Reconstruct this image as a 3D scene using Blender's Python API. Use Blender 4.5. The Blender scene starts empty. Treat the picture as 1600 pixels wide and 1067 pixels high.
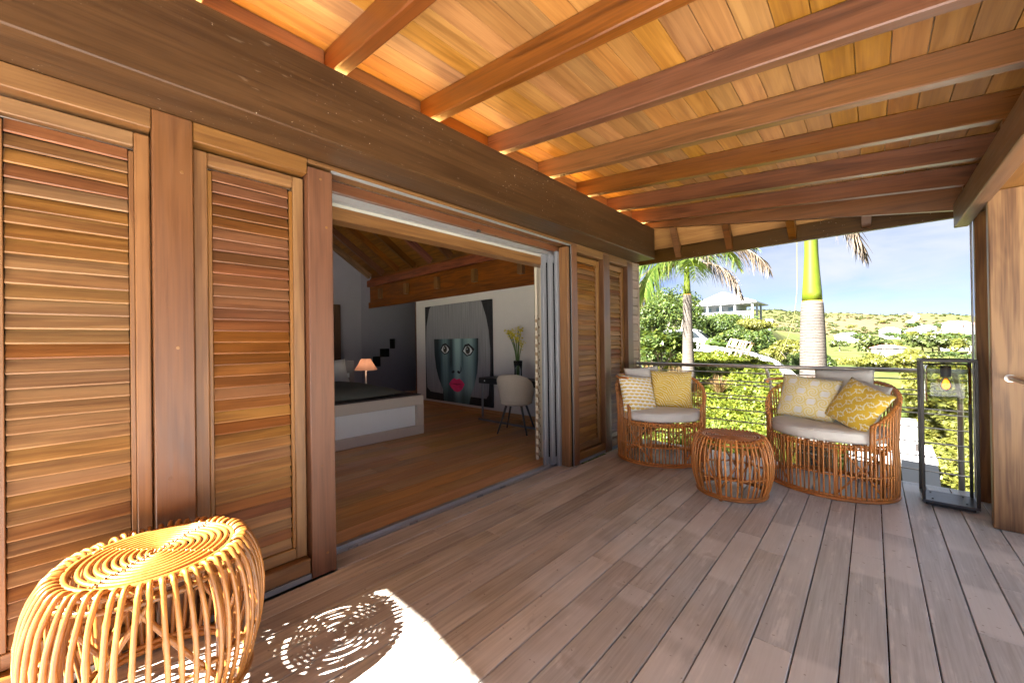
import bpy, bmesh, math, random
import numpy as np
from mathutils import Vector, Matrix
random.seed(7); rng = np.random.default_rng(7)
scn = bpy.context.scene
R = math.radians

# ------------------------------------------------------------------ camera
CAM = Vector((2.303, 0.0, 1.3))
cam_d = bpy.data.cameras.new('camera'); cam = bpy.data.objects.new('camera', cam_d)
scn.collection.objects.link(cam); scn.camera = cam
cam_d.sensor_width = 36.0; cam_d.lens = 13.7127; cam_d.clip_start = 0.03; cam_d.clip_end = 9000
yaw, pit, rol = -7.45983229e-01, 4.22133905e-03, 1.41062722e-02
fwd = Vector((math.sin(yaw)*math.cos(pit), math.cos(yaw)*math.cos(pit), math.sin(pit)))
rgt = Vector((math.cos(yaw), -math.sin(yaw), 0)); dwn = fwd.cross(rgt)
r2 = math.cos(rol)*rgt + math.sin(rol)*dwn; d2 = -math.sin(rol)*rgt + math.cos(rol)*dwn
m = Matrix((r2, -d2, -fwd)).transposed().to_4x4(); m.translation = CAM
cam.matrix_world = m

# ------------------------------------------------------------------ light and sky
SUN_H = Vector((-0.300, -0.954)); SUN_EL = R(41.0)
to_sun = Vector((SUN_H.x*math.cos(SUN_EL), SUN_H.y*math.cos(SUN_EL), math.sin(SUN_EL)))
sun_d = bpy.data.lights.new('sun', 'SUN'); sun = bpy.data.objects.new('sun', sun_d)
scn.collection.objects.link(sun)
sun_d.energy = 4.6; sun_d.angle = R(0.53); sun_d.color = (1.0, 0.955, 0.89)
sun.rotation_euler = to_sun.to_track_quat('Z', 'Y').to_euler()
world = bpy.data.worlds.new('World'); scn.world = world; world.use_nodes = True
wt = world.node_tree; wt.nodes.clear()
sky = wt.nodes.new('ShaderNodeTexSky'); sky.sky_type = 'NISHITA'; sky.sun_disc = False
sky.sun_elevation = SUN_EL; sky.sun_rotation = math.atan2(to_sun.x, to_sun.y)
sky.altitude = 60; sky.air_density = 0.07; sky.dust_density = 0.0; sky.ozone_density = 3.0
bg = wt.nodes.new('ShaderNodeBackground'); bg.inputs[1].default_value = 0.06
wo = wt.nodes.new('ShaderNodeOutputWorld')
tcw = wt.nodes.new('ShaderNodeTexCoord'); mpw = wt.nodes.new('ShaderNodeMapping')
mpw.inputs['Scale'].default_value = (2.2, 2.2, 6.5); mpw.inputs['Location'].default_value = (0.3, 0.6, 0.2)
nzw = wt.nodes.new('ShaderNodeTexNoise'); nzw.inputs['Scale'].default_value = 1.7; nzw.inputs['Detail'].default_value = 7
nzw.inputs['Roughness'].default_value = 0.55; nzw.inputs['Distortion'].default_value = 0.4
rpw = wt.nodes.new('ShaderNodeValToRGB'); rpw.color_ramp.elements[0].position = 0.30; rpw.color_ramp.elements[0].color = (0.25, 0.25, 0.25, 1); rpw.color_ramp.elements[1].position = 0.66
rpw.color_ramp.elements[1].color = (0.92, 0.92, 0.92, 1)
mxw = wt.nodes.new('ShaderNodeMix'); mxw.data_type = 'RGBA'
mxw.inputs['B'].default_value = (0.925, 0.97, 1.04, 1)
wt.links.new(tcw.outputs['Generated'], mpw.inputs[0]); wt.links.new(mpw.outputs[0], nzw.inputs['Vector'])
wt.links.new(nzw.outputs['Fac'], rpw.inputs[0]); wt.links.new(rpw.outputs[0], mxw.inputs['Factor'])
wt.links.new(sky.outputs[0], mxw.inputs['A']); wt.links.new(mxw.outputs['Result'], bg.inputs[0])
wt.links.new(bg.outputs[0], wo.inputs[0])
vs = scn.view_settings; vs.view_transform = 'Standard'; vs.look = 'None'; vs.gamma = 1.0
vs.exposure = 4.05; vs.use_curve_mapping = False
scn.cycles.max_bounces = 8; scn.cycles.diffuse_bounces = 4; scn.cycles.glossy_bounces = 4
scn.cycles.transmission_bounces = 8; scn.cycles.transparent_max_bounces = 12
scn.cycles.sample_clamp_indirect = 6.0
scn.cycles.use_denoising = True

# ------------------------------------------------------------------ node helper
class S:
    """a socket with arithmetic"""
    def __init__(s, nt, sock): s.nt, s.k = nt, sock
    def _m(s, op, *a):
        n = s.nt.nodes.new('ShaderNodeMath'); n.operation = op
        for i, v in enumerate((s,)+a):
            if isinstance(v, S): s.nt.links.new(v.k, n.inputs[i])
            else: n.inputs[i].default_value = v
        return S(s.nt, n.outputs[0])
    def __add__(s, o): return s._m('ADD', o)
    def __sub__(s, o): return s._m('SUBTRACT', o)
    def __mul__(s, o): return s._m('MULTIPLY', o)
    def __truediv__(s, o): return s._m('DIVIDE', o)
    __radd__ = __add__; __rmul__ = __mul__
    def lt(s, o): return s._m('LESS_THAN', o)
    def gt(s, o): return s._m('GREATER_THAN', o)
    def abs(s): return s._m('ABSOLUTE')
    def sin(s): return s._m('SINE')
    def sqrt(s): return s._m('SQRT')
    def fract(s): return s._m('FRACT')
    def floor(s): return s._m('FLOOR')
    def mod(s, o): return s._m('FLOORED_MODULO', o)
    def max(s, o): return s._m('MAXIMUM', o)
    def min(s, o): return s._m('MINIMUM', o)
    def atan2(s, o): return s._m('ARCTAN2', o)
    def step(s, a, b):
        n = s.nt.nodes.new('ShaderNodeMapRange'); n.interpolation_type = 'SMOOTHSTEP'
        s.nt.links.new(s.k, n.inputs[0]); n.inputs[1].default_value = a; n.inputs[2].default_value = b
        return S(s.nt, n.outputs[0])

class Mat:
    def __init__(s, name, rough=0.5, spec=0.5, metal=0.0):
        s.m = bpy.data.materials.new(name); s.m.use_nodes = True; s.nt = s.m.node_tree
        s.b = s.nt.nodes['Principled BSDF']; s.out = s.nt.nodes['Material Output']
        s.b.inputs['Roughness'].default_value = rough; s.b.inputs['Metallic'].default_value = metal
        s.b.inputs['Specular IOR Level'].default_value = spec
        s.tc = s.nt.nodes.new('ShaderNodeTexCoord')
    def new(s, t): return s.nt.nodes.new(t)
    def link(s, a, b):
        s.nt.links.new(a.k if isinstance(a, S) else a, b)
    def obj(s): return s.tc.outputs['Object']
    def pos(s): return s.new('ShaderNodeNewGeometry').outputs['Position']
    def isl(s): return S(s.nt, s.new('ShaderNodeNewGeometry').outputs['Random Per Island'])
    def rnd(s): return S(s.nt, s.new('ShaderNodeObjectInfo').outputs['Random'])
    def xyz(s, v):
        n = s.new('ShaderNodeSeparateXYZ'); s.link(v, n.inputs[0]); return [S(s.nt, o) for o in n.outputs]
    def comb(s, x, y, z):
        n = s.new('ShaderNodeCombineXYZ')
        for i, v in enumerate((x, y, z)):
            if isinstance(v, S): s.link(v, n.inputs[i])
            else: n.inputs[i].default_value = v
        return n.outputs[0]
    def vm(s, op, a, b):
        n = s.new('ShaderNodeVectorMath'); n.operation = op
        for i, v in enumerate((a, b)):
            if isinstance(v, (tuple, list)): n.inputs[i].default_value = v
            else: s.link(v, n.inputs[i])
        return n.outputs[0]
    def noise(s, vec, scale, detail=4, rough=0.5, dist=0.0):
        n = s.new('ShaderNodeTexNoise'); s.link(vec, n.inputs['Vector'])
        for k, v in (('Scale', scale), ('Detail', detail), ('Roughness', rough), ('Distortion', dist)): n.inputs[k].default_value = v
        return S(s.nt, n.outputs['Fac'])
    def ramp(s, f, stops):
        n = s.new('ShaderNodeValToRGB'); s.link(f, n.inputs[0]); e = n.color_ramp.elements
        while len(e) < len(stops): e.new(0.5)
        for i, (p, c) in enumerate(stops): e[i].position = p; e[i].color = (*c, 1)
        return n.outputs[0]
    def mix(s, f, a, b, mode='MIX'):
        n = s.new('ShaderNodeMix'); n.data_type = 'RGBA'; n.blend_type = mode
        for k, v in (('Factor', f), ('A', a), ('B', b)):
            i = n.inputs[k] if k == 'Factor' else [q for q in n.inputs if q.name == k and q.type == 'RGBA'][0]
            if isinstance(v, S): s.link(v, i)
            elif isinstance(v, (int, float)): i.default_value = v
            elif isinstance(v, tuple): i.default_value = (*v, 1)
            else: s.link(v, i)
        return [o for o in n.outputs if o.type == 'RGBA'][0]
    def hsv(s, col, h=0.5, sat=1.0, val=1.0):
        n = s.new('ShaderNodeHueSaturation'); s.link(col, n.inputs['Color'])
        for k, v in (('Hue', h), ('Saturation', sat), ('Value', val)):
            if isinstance(v, S): s.link(v, n.inputs[k])
            else: n.inputs[k].default_value = v
        return n.outputs[0]
    def color(s, c):
        if isinstance(c, tuple): s.b.inputs['Base Color'].default_value = (*c, 1)
        else: s.link(c, s.b.inputs['Base Color'])
        return s
    def roughness(s, v): s.link(v, s.b.inputs['Roughness']); return s
    def bump(s, h, strength=0.3, dist=0.01):
        n = s.new('ShaderNodeBump'); n.inputs['Strength'].default_value = strength; n.inputs['Distance'].default_value = dist
        s.link(h, n.inputs['Height']); s.link(n.outputs[0], s.b.inputs['Normal']); return s

def wood(name, light, dark, rough=0.45, var=0.35, hue=0.02, sat=0.2, ring=1.0, grey=None, spec=0.4, bump=0.25, streak=1.0):
    M = Mat(name, rough, spec); rn = M.rnd()
    v = M.vm('ADD', M.obj(), M.comb(rn*37.0, rn*91.3, rn*53.7))
    st = M.vm('MULTIPLY', v, (0.7, 7.0, 7.0))
    n1 = M.noise(st, 1.5, 3, 0.5, 0.5)
    rg = ((n1*26.0*ring).sin()*0.5 + 0.5)
    fine = M.noise(M.vm('MULTIPLY', v, (3.0, 120.0, 120.0)), 1.0, 2, 0.6)
    blot = M.noise(M.vm('MULTIPLY', v, (1.0, 2.5, 2.5)), 2.2, 2, 0.5)
    mid = M.noise(M.vm('MULTIPLY', v, (1.6, 46.0, 46.0)), 1.0, 2, 0.5)
    f = rg*0.20*streak + n1*0.34 + fine*0.42 + mid*0.42 + blot*0.16 - 0.26
    col = M.ramp(f, [(0.30, dark), (0.66, light)])
    r2_ = (rn*17.31).fract(); r3_ = (rn*41.77).fract()
    col = M.hsv(col, r2_*hue*2 + (0.5-hue), r3_*sat*2 + (1.0-sat), rn*var*2 + (1.0-var))
    if grey is not None:
        col = grey(M, col, v, fine)
    M.color(col)
    M.roughness((fine*0.25 + blot*0.2 + (rough-0.22)))
    M.bump(fine*0.7 + n1*0.5, bump, 0.004)
    return M.m

def plain(name, c, rough=0.5, metal=0.0, spec=0.5, var=0.10, scale=30.0, bump=0.0):
    M = Mat(name, rough, spec, metal)
    n = M.noise(M.obj(), scale, 5, 0.6)
    n2 = M.noise(M.obj(), scale*0.11, 3, 0.5)
    k = n*0.5 + n2*0.5
    M.color(M.ramp(k, [(0.25, tuple(x*(1-var) for x in c)), (0.75, tuple(min(1, x*(1+var)) for x in c))]))
    M.roughness(n*0.16 + (rough-0.08))
    if bump: M.bump(n, bump, 0.004)
    return M.m

# ------------------------------------------------------------------ mesh helper
WL = {}
COL = scn.collection
def link(o, parent=None, world=None):
    COL.objects.link(o)
    if parent is not None:
        o.parent = parent
    return o
def root(name, loc=(0, 0, 0), rot=None, label=None, cat=None, group=None, local=False):
    o = bpy.data.objects.new(name, None); o.empty_display_size = 0.1; COL.objects.link(o)
    o.location = loc
    if rot is not None: o.rotation_euler = rot
    WL[o.name] = Vector((0, 0, 0)) if local else Vector(loc)
    return tag(o, label, cat, group)
def tag(o, label=None, cat=None, group=None, kind=None):
    if label: o['label'] = label
    if cat: o['category'] = cat
    if group: o['group'] = group
    if kind: o['kind'] = kind
    return o
def wl(p): return WL.get(p.name, Vector((0, 0, 0))) if p is not None else Vector((0, 0, 0))

class MB:
    def __init__(s): s.v = []; s.f = []
    def add(s, vs_, fs):
        o = len(s.v); s.v += [tuple(p) for p in vs_]; s.f += [tuple(i+o for i in f) for f in fs]; return s
    def box(s, x0, x1, y0, y1, z0, z1):
        return s.add([(x0,y0,z0),(x1,y0,z0),(x1,y1,z0),(x0,y1,z0),(x0,y0,z1),(x1,y0,z1),(x1,y1,z1),(x0,y1,z1)],
                     [(0,3,2,1),(4,5,6,7),(0,1,5,4),(1,2,6,5),(2,3,7,6),(3,0,4,7)])
    def cbox(s, x0, x1, y0, y1, z0, z1, c=0.004):
        c = min(c, (x1-x0)*.45, (y1-y0)*.45, (z1-z0)*.45)
        X = (x0, x0+c, x1-c, x1); Y = (y0, y0+c, y1-c, y1); Z = (z0, z0+c, z1-c, z1)
        v = []; idx = {}
        for sx in (0, 1):
            for sy in (0, 1):
                for sz in (0, 1):
                    ax, bx = (X[0], X[1]) if sx == 0 else (X[3], X[2])
                    ay, by = (Y[0], Y[1]) if sy == 0 else (Y[3], Y[2])
                    az, bz = (Z[0], Z[1]) if sz == 0 else (Z[3], Z[2])
                    for k, p in enumerate(((ax, by, bz), (bx, ay, bz), (bx, by, az))):
                        idx[(sx, sy, sz, k)] = len(v); v.append(p)
        g = lambda a, b, c_, k: idx[(a, b, c_, k)]
        f = []
        for q in (0, 1):
            f.append([g(q,0,0,0), g(q,1,0,0), g(q,1,1,0), g(q,0,1,0)])
            f.append([g(0,q,0,1), g(1,q,0,1), g(1,q,1,1), g(0,q,1,1)])
            f.append([g(0,0,q,2), g(1,0,q,2), g(1,1,q,2), g(0,1,q,2)])
        for a in (0, 1):
            for b in (0, 1):
                f.append([g(a,b,0,0), g(a,b,1,0), g(a,b,1,1), g(a,b,0,1)])
                f.append([g(a,0,b,0), g(a,1,b,0), g(a,1,b,2), g(a,0,b,2)])
                f.append([g(0,a,b,1), g(1,a,b,1), g(1,a,b,2), g(0,a,b,2)])
                for cc in (0, 1): f.append([g(a,b,cc,0), g(a,b,cc,1), g(a,b,cc,2)])
        ctr = Vector(((x0+x1)/2, (y0+y1)/2, (z0+z1)/2)); ff = []
        for q in f:
            P = [Vector(v[i]) for i in q]; n = (P[1]-P[0]).cross(P[2]-P[0])
            ff.append(tuple(q) if n.dot(sum(P, Vector())/len(P)-ctr) > 0 else tuple(reversed(q)))
        return s.add(v, ff)
    def hexa(s, p):   # 4 bottom (ccw from above), 4 top
        return s.add(p, [(0,3,2,1),(4,5,6,7),(0,1,5,4),(1,2,6,5),(2,3,7,6),(3,0,4,7)])
    def prism(s, poly, lo, hi, axis='y'):
        n = len(poly)
        def P(a, b, h): return {'x': (h, a, b), 'y': (a, h, b), 'z': (a, b, h)}[axis]
        v = [P(a, b, lo) for a, b in poly] + [P(a, b, hi) for a, b in poly]
        f = [tuple(range(n)), tuple(range(2*n-1, n-1, -1))] + [(i, i+n, (i+1) % n+n, (i+1) % n) for i in range(n)]
        return s.add(v, f)
    def tube(s, path, r, n=8, closed=False):
        P = [Vector(p) for p in path]; k = len(P)
        rr = r if isinstance(r, (list, tuple)) else [r]*k
        T = []
        for i in range(k):
            a = P[(i-1) % k] if (closed or i > 0) else P[i]; b = P[(i+1) % k] if (closed or i < k-1) else P[i]
            t = (b-a); T.append(t.normalized() if t.length > 1e-9 else Vector((0, 0, 1)))
        u = T[0].orthogonal().normalized(); v = []
        for i in range(k):
            u = (u - T[i]*u.dot(T[i]))
            u = u.normalized() if u.length > 1e-6 else T[i].orthogonal().normalized()
            w = T[i].cross(u)
            for j in range(n):
                a = 2*math.pi*j/n; v.append(P[i] + (u*math.cos(a) + w*math.sin(a))*rr[i])
        f = []
        for i in range(k if closed else k-1):
            a = i*n; b = ((i+1) % k)*n
            for j in range(n): f.append((a+j, a+(j+1) % n, b+(j+1) % n, b+j))
        if not closed: f += [tuple(range(n-1, -1, -1)), tuple(range((k-1)*n, k*n))]
        return s.add(v, f)
    def lathe(s, prof, n=24, c=(0, 0, 0), cap=True):
        v = []; f = []
        for r, z in prof:
            for j in range(n):
                a = 2*math.pi*j/n; v.append((c[0]+r*math.cos(a), c[1]+r*math.sin(a), c[2]+z))
        for i in range(len(prof)-1):
            for j in range(n): f.append((i*n+j, i*n+(j+1) % n, (i+1)*n+(j+1) % n, (i+1)*n+j))
        if cap: f += [tuple(range(n-1, -1, -1)), tuple(range((len(prof)-1)*n, len(prof)*n))]
        return s.add(v, f)
    def build(s, name, mat, parent=None, smooth=False, center=True):
        A = np.array(s.v, dtype=float)
        c = (A.min(0)+A.max(0))/2 if center else np.zeros(3)
        me = bpy.data.meshes.new(name); me.from_pydata((A-c).tolist(), [], s.f); me.update()
        if smooth: me.polygons.foreach_set('use_smooth', [True]*len(me.polygons))
        me.materials.append(mat)
        o = bpy.data.objects.new(name, me); link(o, parent); o.location = Vector(c) - wl(parent)
        WL[o.name] = Vector(c)
        return o

_bc = {}
def beam(name, mat, parent, p0, p1, w, h, up=(0, 0, 1), c=0.003):
    """timber running from p0 to p1 (its centre line); grain along its own x axis"""
    p0 = Vector(p0); p1 = Vector(p1); X = (p1-p0); L = X.length; X = X.normalized()
    U = Vector(up); Y = U.cross(X).normalized(); Z = X.cross(Y)
    key = (round(L, 4), round(w, 4), round(h, 4), c, mat.name)
    if key not in _bc:
        b = MB(); b.cbox(-L/2, L/2, -w/2, w/2, -h/2, h/2, c)
        me = bpy.data.meshes.new(name); me.from_pydata(b.v, [], b.f); me.update(); me.materials.append(mat); _bc[key] = me
    o = bpy.data.objects.new(name, _bc[key]); link(o, parent)
    M4 = Matrix((X, Y, Z)).transposed().to_4x4(); M4.translation = (p0+p1)/2 - wl(parent)
    o.matrix_local = M4; WL[o.name] = (p0+p1)/2
    return o
def bb(name, mat, parent, x0, x1, y0, y1, z0, z1, axis='y', c=0.003):
    cx, cy, cz = (x0+x1)/2, (y0+y1)/2, (z0+z1)/2
    if axis == 'x': return beam(name, mat, parent, (x0, cy, cz), (x1, cy, cz), y1-y0, z1-z0, (0, 0, 1), c)
    if axis == 'y': return beam(name, mat, parent, (cx, y0, cz), (cx, y1, cz), x1-x0, z1-z0, (0, 0, 1), c)
    return beam(name, mat, parent, (cx, cy, z0), (cx, cy, z1), y1-y0, x1-x0, (1, 0, 0), c)

# ------------------------------------------------------------------ materials
def deck_grey_sky_tint(M, col, v, fine):
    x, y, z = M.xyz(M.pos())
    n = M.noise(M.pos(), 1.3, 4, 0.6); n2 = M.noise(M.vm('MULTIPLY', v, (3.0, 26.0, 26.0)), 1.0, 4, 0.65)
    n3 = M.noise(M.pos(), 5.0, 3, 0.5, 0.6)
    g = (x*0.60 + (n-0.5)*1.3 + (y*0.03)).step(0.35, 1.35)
    c = M.mix(g*0.84, col, M.ramp(fine*0.5 + n2*0.5, [(0.25, (0.40, 0.44, 0.485)), (0.7, (0.65, 0.705, 0.77))]))  # weathered grey tinted blue, standing in for sky light on the open side
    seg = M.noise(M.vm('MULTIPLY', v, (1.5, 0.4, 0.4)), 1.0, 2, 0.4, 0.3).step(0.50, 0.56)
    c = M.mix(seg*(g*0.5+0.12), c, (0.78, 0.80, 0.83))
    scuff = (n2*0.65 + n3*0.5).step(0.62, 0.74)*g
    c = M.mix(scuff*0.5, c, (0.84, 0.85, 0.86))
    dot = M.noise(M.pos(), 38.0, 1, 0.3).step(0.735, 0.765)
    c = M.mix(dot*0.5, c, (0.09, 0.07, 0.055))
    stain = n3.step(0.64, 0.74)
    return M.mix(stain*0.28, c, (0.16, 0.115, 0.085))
W = {}
def beam_specks(M, col, v, fine):
    a = M.noise(M.obj(), 75.0, 2, 0.5); b = M.noise(M.obj(), 3.0, 2, 0.5); e = M.noise(M.vm('MULTIPLY', M.obj(), (2.0, 40.0, 9.0)), 6.0, 2, 0.5)
    c = M.mix(a.step(0.71, 0.75)*b.step(0.48, 0.62)*0.6, col, (0.55, 0.48, 0.38))
    return M.mix(e.step(0.68, 0.76)*0.15, c, (0.30, 0.22, 0.14))
W['deck'] = wood('deck_wood', (0.5890, 0.5200, 0.4429), (0.3135, 0.2620, 0.2112), 0.40, 0.18, 0.008, 0.14, 1.0, deck_grey_sky_tint, 0.5, 0.4, 0.6)
W['floor'] = wood('oiled_floor_wood', (0.62, 0.340, 0.125), (0.42, 0.205, 0.066), 0.34, 0.16, 0.010, 0.10, 0.8)
W['ceil'] = wood('ceiling_board_wood', (0.3421, 0.1664, 0.0475), (0.2154, 0.0934, 0.0242), 0.42, 0.16, 0.006, 0.10, 0.8, None, 0.35, 0.15)
W['rafter'] = wood('rafter_wood', (0.1293, 0.0440, 0.0110), (0.0530, 0.0162, 0.0038), 0.34, 0.14, 0.008, 0.1, 0.6, None, 0.5, 0.15)
W['beam'] = wood('dark_beam_wood', (0.0676, 0.0260, 0.0047), (0.0345, 0.0125, 0.0022), 0.40, 0.1, 0.01, 0.1, 0.5, beam_specks, 0.25, 0.2, 0.5)
W['post'] = wood('post_wood', (0.1328, 0.0565, 0.0235), (0.0797, 0.0307, 0.0122), 0.40, 0.14, 0.008, 0.1, 0.6, None, 0.5, 0.12)
W['frame'] = wood('shutter_frame_wood', (0.2164, 0.0978, 0.0273), (0.1241, 0.0486, 0.0126), 0.42, 0.10, 0.004, 0.08, 0.7, None, 0.45, 0.2)
W['slat'] = wood('louvre_wood', (0.2609, 0.1282, 0.0421), (0.1305, 0.0556, 0.0185), 0.45, 0.12, 0.005, 0.10, 0.8, None, 0.4, 0.35)
W['slatred'] = wood('red_louvre_wood', (0.2026, 0.0757, 0.0244), (0.1078, 0.0360, 0.0111), 0.42, 0.16, 0.005, 0.10, 0.8, None, 0.4, 0.25)
W['pillar'] = wood('pillar_wood', (0.2560, 0.1280, 0.0416), (0.1040, 0.0416, 0.0128), 0.40, 0.08, 0.006, 0.08, 0.9, None, 0.4, 0.15)
W['siding'] = wood('grey_siding_wood', (0.2800, 0.1890, 0.1330), (0.1890, 0.1155, 0.0770), 0.5, 0.10, 0.01, 0.1, 0.6)
W['inside'] = wood('dark_inside_wood', (0.24, 0.085, 0.032), (0.11, 0.036, 0.014), 0.5, 0.2)
W['head'] = wood('head_rail_wood', (0.1782, 0.0786, 0.0238), (0.0986, 0.0375, 0.0108), 0.42, 0.08, 0.004, 0.06, 0.7, None, 0.4, 0.2)
W['pale'] = wood('pale_timber', (0.62, 0.45, 0.25), (0.45, 0.30, 0.15), 0.6, 0.12)
alu = plain('brushed_aluminium', (0.45, 0.45, 0.47), 0.35, 0.75, 0.5, 0.06, 60)
alu2 = plain('grey_aluminium_paint', (0.21, 0.21, 0.225), 0.4, 0.2, 0.5, 0.05, 60)
steel = plain('stainless_steel', (0.66, 0.60, 0.55), 0.30, 0.9, 0.5, 0.06, 40)
blk = plain('black_metal', (0.035, 0.030, 0.028), 0.45, 0.3, 0.5, 0.15, 50)
darkm = plain('dark_void', (0.02, 0.016, 0.013), 0.9, 0.0, 0.1, 0.2, 8)
def glass(name, tint=(1, 1, 1), rough=0.0, refl=0.0):
    M = Mat(name); nt = M.nt
    g = M.new('ShaderNodeBsdfGlossy'); g.inputs['Roughness'].default_value = 0.03 + rough
    t = M.new('ShaderNodeBsdfTransparent'); t.inputs[0].default_value = (*tint, 1)
    fr = M.new('ShaderNodeFresnel'); fr.inputs[0].default_value = 1.45
    mx = M.new('ShaderNodeMixShader'); M.link(S(nt, fr.outputs[0])*1.0 + refl, mx.inputs[0]); nt.links.new(t.outputs[0], mx.inputs[1]); nt.links.new(g.outputs[0], mx.inputs[2])
    nt.links.new(mx.outputs[0], M.out.inputs[0]); return M.m
clear = glass('clear_glass', (0.93, 0.95, 0.94)); smoke = glass('smoked_glass', (0.60, 0.63, 0.50), 0.0, 0.0)
def emit(name, c, s):
    M = Mat(name); M.b.inputs['Emission Color'].default_value = (*c, 1); M.b.inputs['Emission Strength'].default_value = s
    M.color(tuple(min(0.9, q) for q in c)); return M.m
# ================================================================== DECK
deck = root('deck', (1.6, 1.3, 0)); tag(deck, kind='structure')
PIT = 0.1454; X0 = 0.736 - 5*PIT; DY0, DY1 = -2.6, 5.0
k = 0
for i in range(24):
    xa, xb = X0 + i*PIT + 0.0028, X0 + (i+1)*PIT - 0.0028
    y = DY0; cuts = [DY0]
    rr = random.Random(100+i)
    y += rr.uniform(0.8, 3.4)
    while y < DY1-0.7:
        cuts.append(y); y += rr.uniform(2.3, 3.9)
    cuts.append(DY1)
    for a, b in zip(cuts[:-1], cuts[1:]):
        dz = rr.uniform(-0.0012, 0.0012)
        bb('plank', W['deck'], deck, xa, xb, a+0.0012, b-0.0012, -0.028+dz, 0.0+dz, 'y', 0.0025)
for a in np.arange(DY0+0.1, 4.9, 0.5):
    bb('joist', W['inside'], deck, 0.0, 3.5, a, a+0.06, -0.2, -0.03, 'x')
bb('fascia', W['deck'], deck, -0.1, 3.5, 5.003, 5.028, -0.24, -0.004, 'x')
MB().box(-0.3, 3.5, DY0, 4.99, -0.26, -0.21).build('underside', darkm, deck)
# sill plank in front of the sliding door, threshold
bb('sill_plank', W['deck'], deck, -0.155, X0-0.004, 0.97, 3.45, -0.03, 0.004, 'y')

# ================================================================== VERANDA ROOF
roof = root('veranda_roof', (0.13, 1.4, 2.35), label='sloping timber veranda roof with rafters and board ceiling over the deck', cat='roof')
RY0, RY1 = -2.22, 4.94
SL = 0.1065
def rz(x): return 2.790 - SL*x          # underside of the rafters
bb('wall_beam', W['beam'], roof, -0.05, 0.262, -0.42, RY1, 2.352, 2.742, 'y', 0.006)
raf = [(-1.60+0.624*j, -1.53+0.624*j) for j in range(11)]
raf = [(0.89+0.6235*j, 0.96+0.6235*j) for j in range(-4, 7)]
RH = 0.15
for a, b in raf:
    beam('rafter', W['rafter'], roof, (0.02, (a+b)/2, rz(0.02)+RH/2), (3.35, (a+b)/2, rz(3.35)+RH/2), b-a, RH, (0, 0, 1), 0.006)
# blocking between the rafters, behind the lamp strip
for (a, b), (c_, d_) in zip(raf[:-1], raf[1:]):
    bb('blocking', W['rafter'], roof, 0.075, 0.105, b+0.002, c_-0.002, 2.744, rz(0.09)+RH-0.003, 'y')
bb('blocking', W['rafter'], roof, 0.075, 0.105, raf[-1][1]+0.002, 4.93, 2.744, rz(0.09)+RH-0.003, 'y')
# ceiling boards run along the veranda
bw = 0.131; i = 0; x = 0.03
while x < 3.34:
    xb = x + bw
    rr = random.Random(500+i)
    cuts = [RY0]; j = rr.choice([0, 1, 2, 3])
    ends = [(p+q)/2 for p, q in raf]
    while True:
        j += rr.choice([3, 4, 5, 6])
        if j >= len(ends)-1: break
        if ends[j]-cuts[-1] > 0.5: cuts.append(ends[j])
    cuts.append(4.985)
    xa_, xb_ = x+0.0012, xb-0.0012
    for a, b in zip(cuts[:-1], cuts[1:]):
        cx = (xa_+xb_)/2; zc = rz(cx)+RH+0.012
        beam('ceiling_board', W['ceil'], roof, (cx, a+0.0007, zc), (cx, b-0.0007, zc), xb_-xa_, 0.02, (SL, 0, 1), 0.002)
    x = xb; i += 1
# roofing above the boards and the house side
MB().hexa([(-0.3, RY0-0.03, rz(-0.3)+RH+0.03), (3.42, RY0-0.03, rz(3.42)+RH+0.03), (3.42, 5.0, rz(3.42)+RH+0.03), (-0.3, 5.0, rz(-0.3)+RH+0.03),
           (-0.3, RY0-0.03, rz(-0.3)+RH+0.09), (3.42, RY0-0.03, rz(3.42)+RH+0.09), (3.42, 5.0, rz(3.42)+RH+0.09), (-0.3, 5.0, rz(-0.3)+RH+0.09)]).build('roofing', plain('grey_roof_sheet', (0.45, 0.44, 0.42), 0.6), roof)
MB().box(-2.2, -0.301, RY0-0.03, -1.31, rz(-0.3)+RH+0.03, rz(-0.3)+RH+0.09).build('roofing', bpy.data.materials['grey_roof_sheet'], roof)  # unseen roof extension, added to block a stray sliver of sun on the deck
bb('gutter_board', W['rafter'], roof, 3.352, 3.38, RY0, 4.98, rz(3.36)-0.02, rz(3.36)+RH+0.028, 'y')
# barge rafter closing the far end: it falls faster than the common rafters
HZ0, HZ1 = 2.757, 2.366
def hz(x): return HZ0 + (HZ1-HZ0)*(x-0.262)/(2.82-0.262)
MB().hexa([(0.0, 4.945, hz(0.0)), (3.3, 4.945, hz(3.3)), (3.3, 4.99, hz(3.3)), (0.0, 4.99, hz(0.0)),
           (0.0, 4.945, rz(0.0)+RH-0.002), (3.3, 4.945, rz(3.3)+RH-0.002), (3.3, 4.99, rz(3.3)+RH-0.002), (0.0, 4.99, rz(0.0)+RH-0.002)]).build('barge_rafter', W['rafter'], roof)
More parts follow.
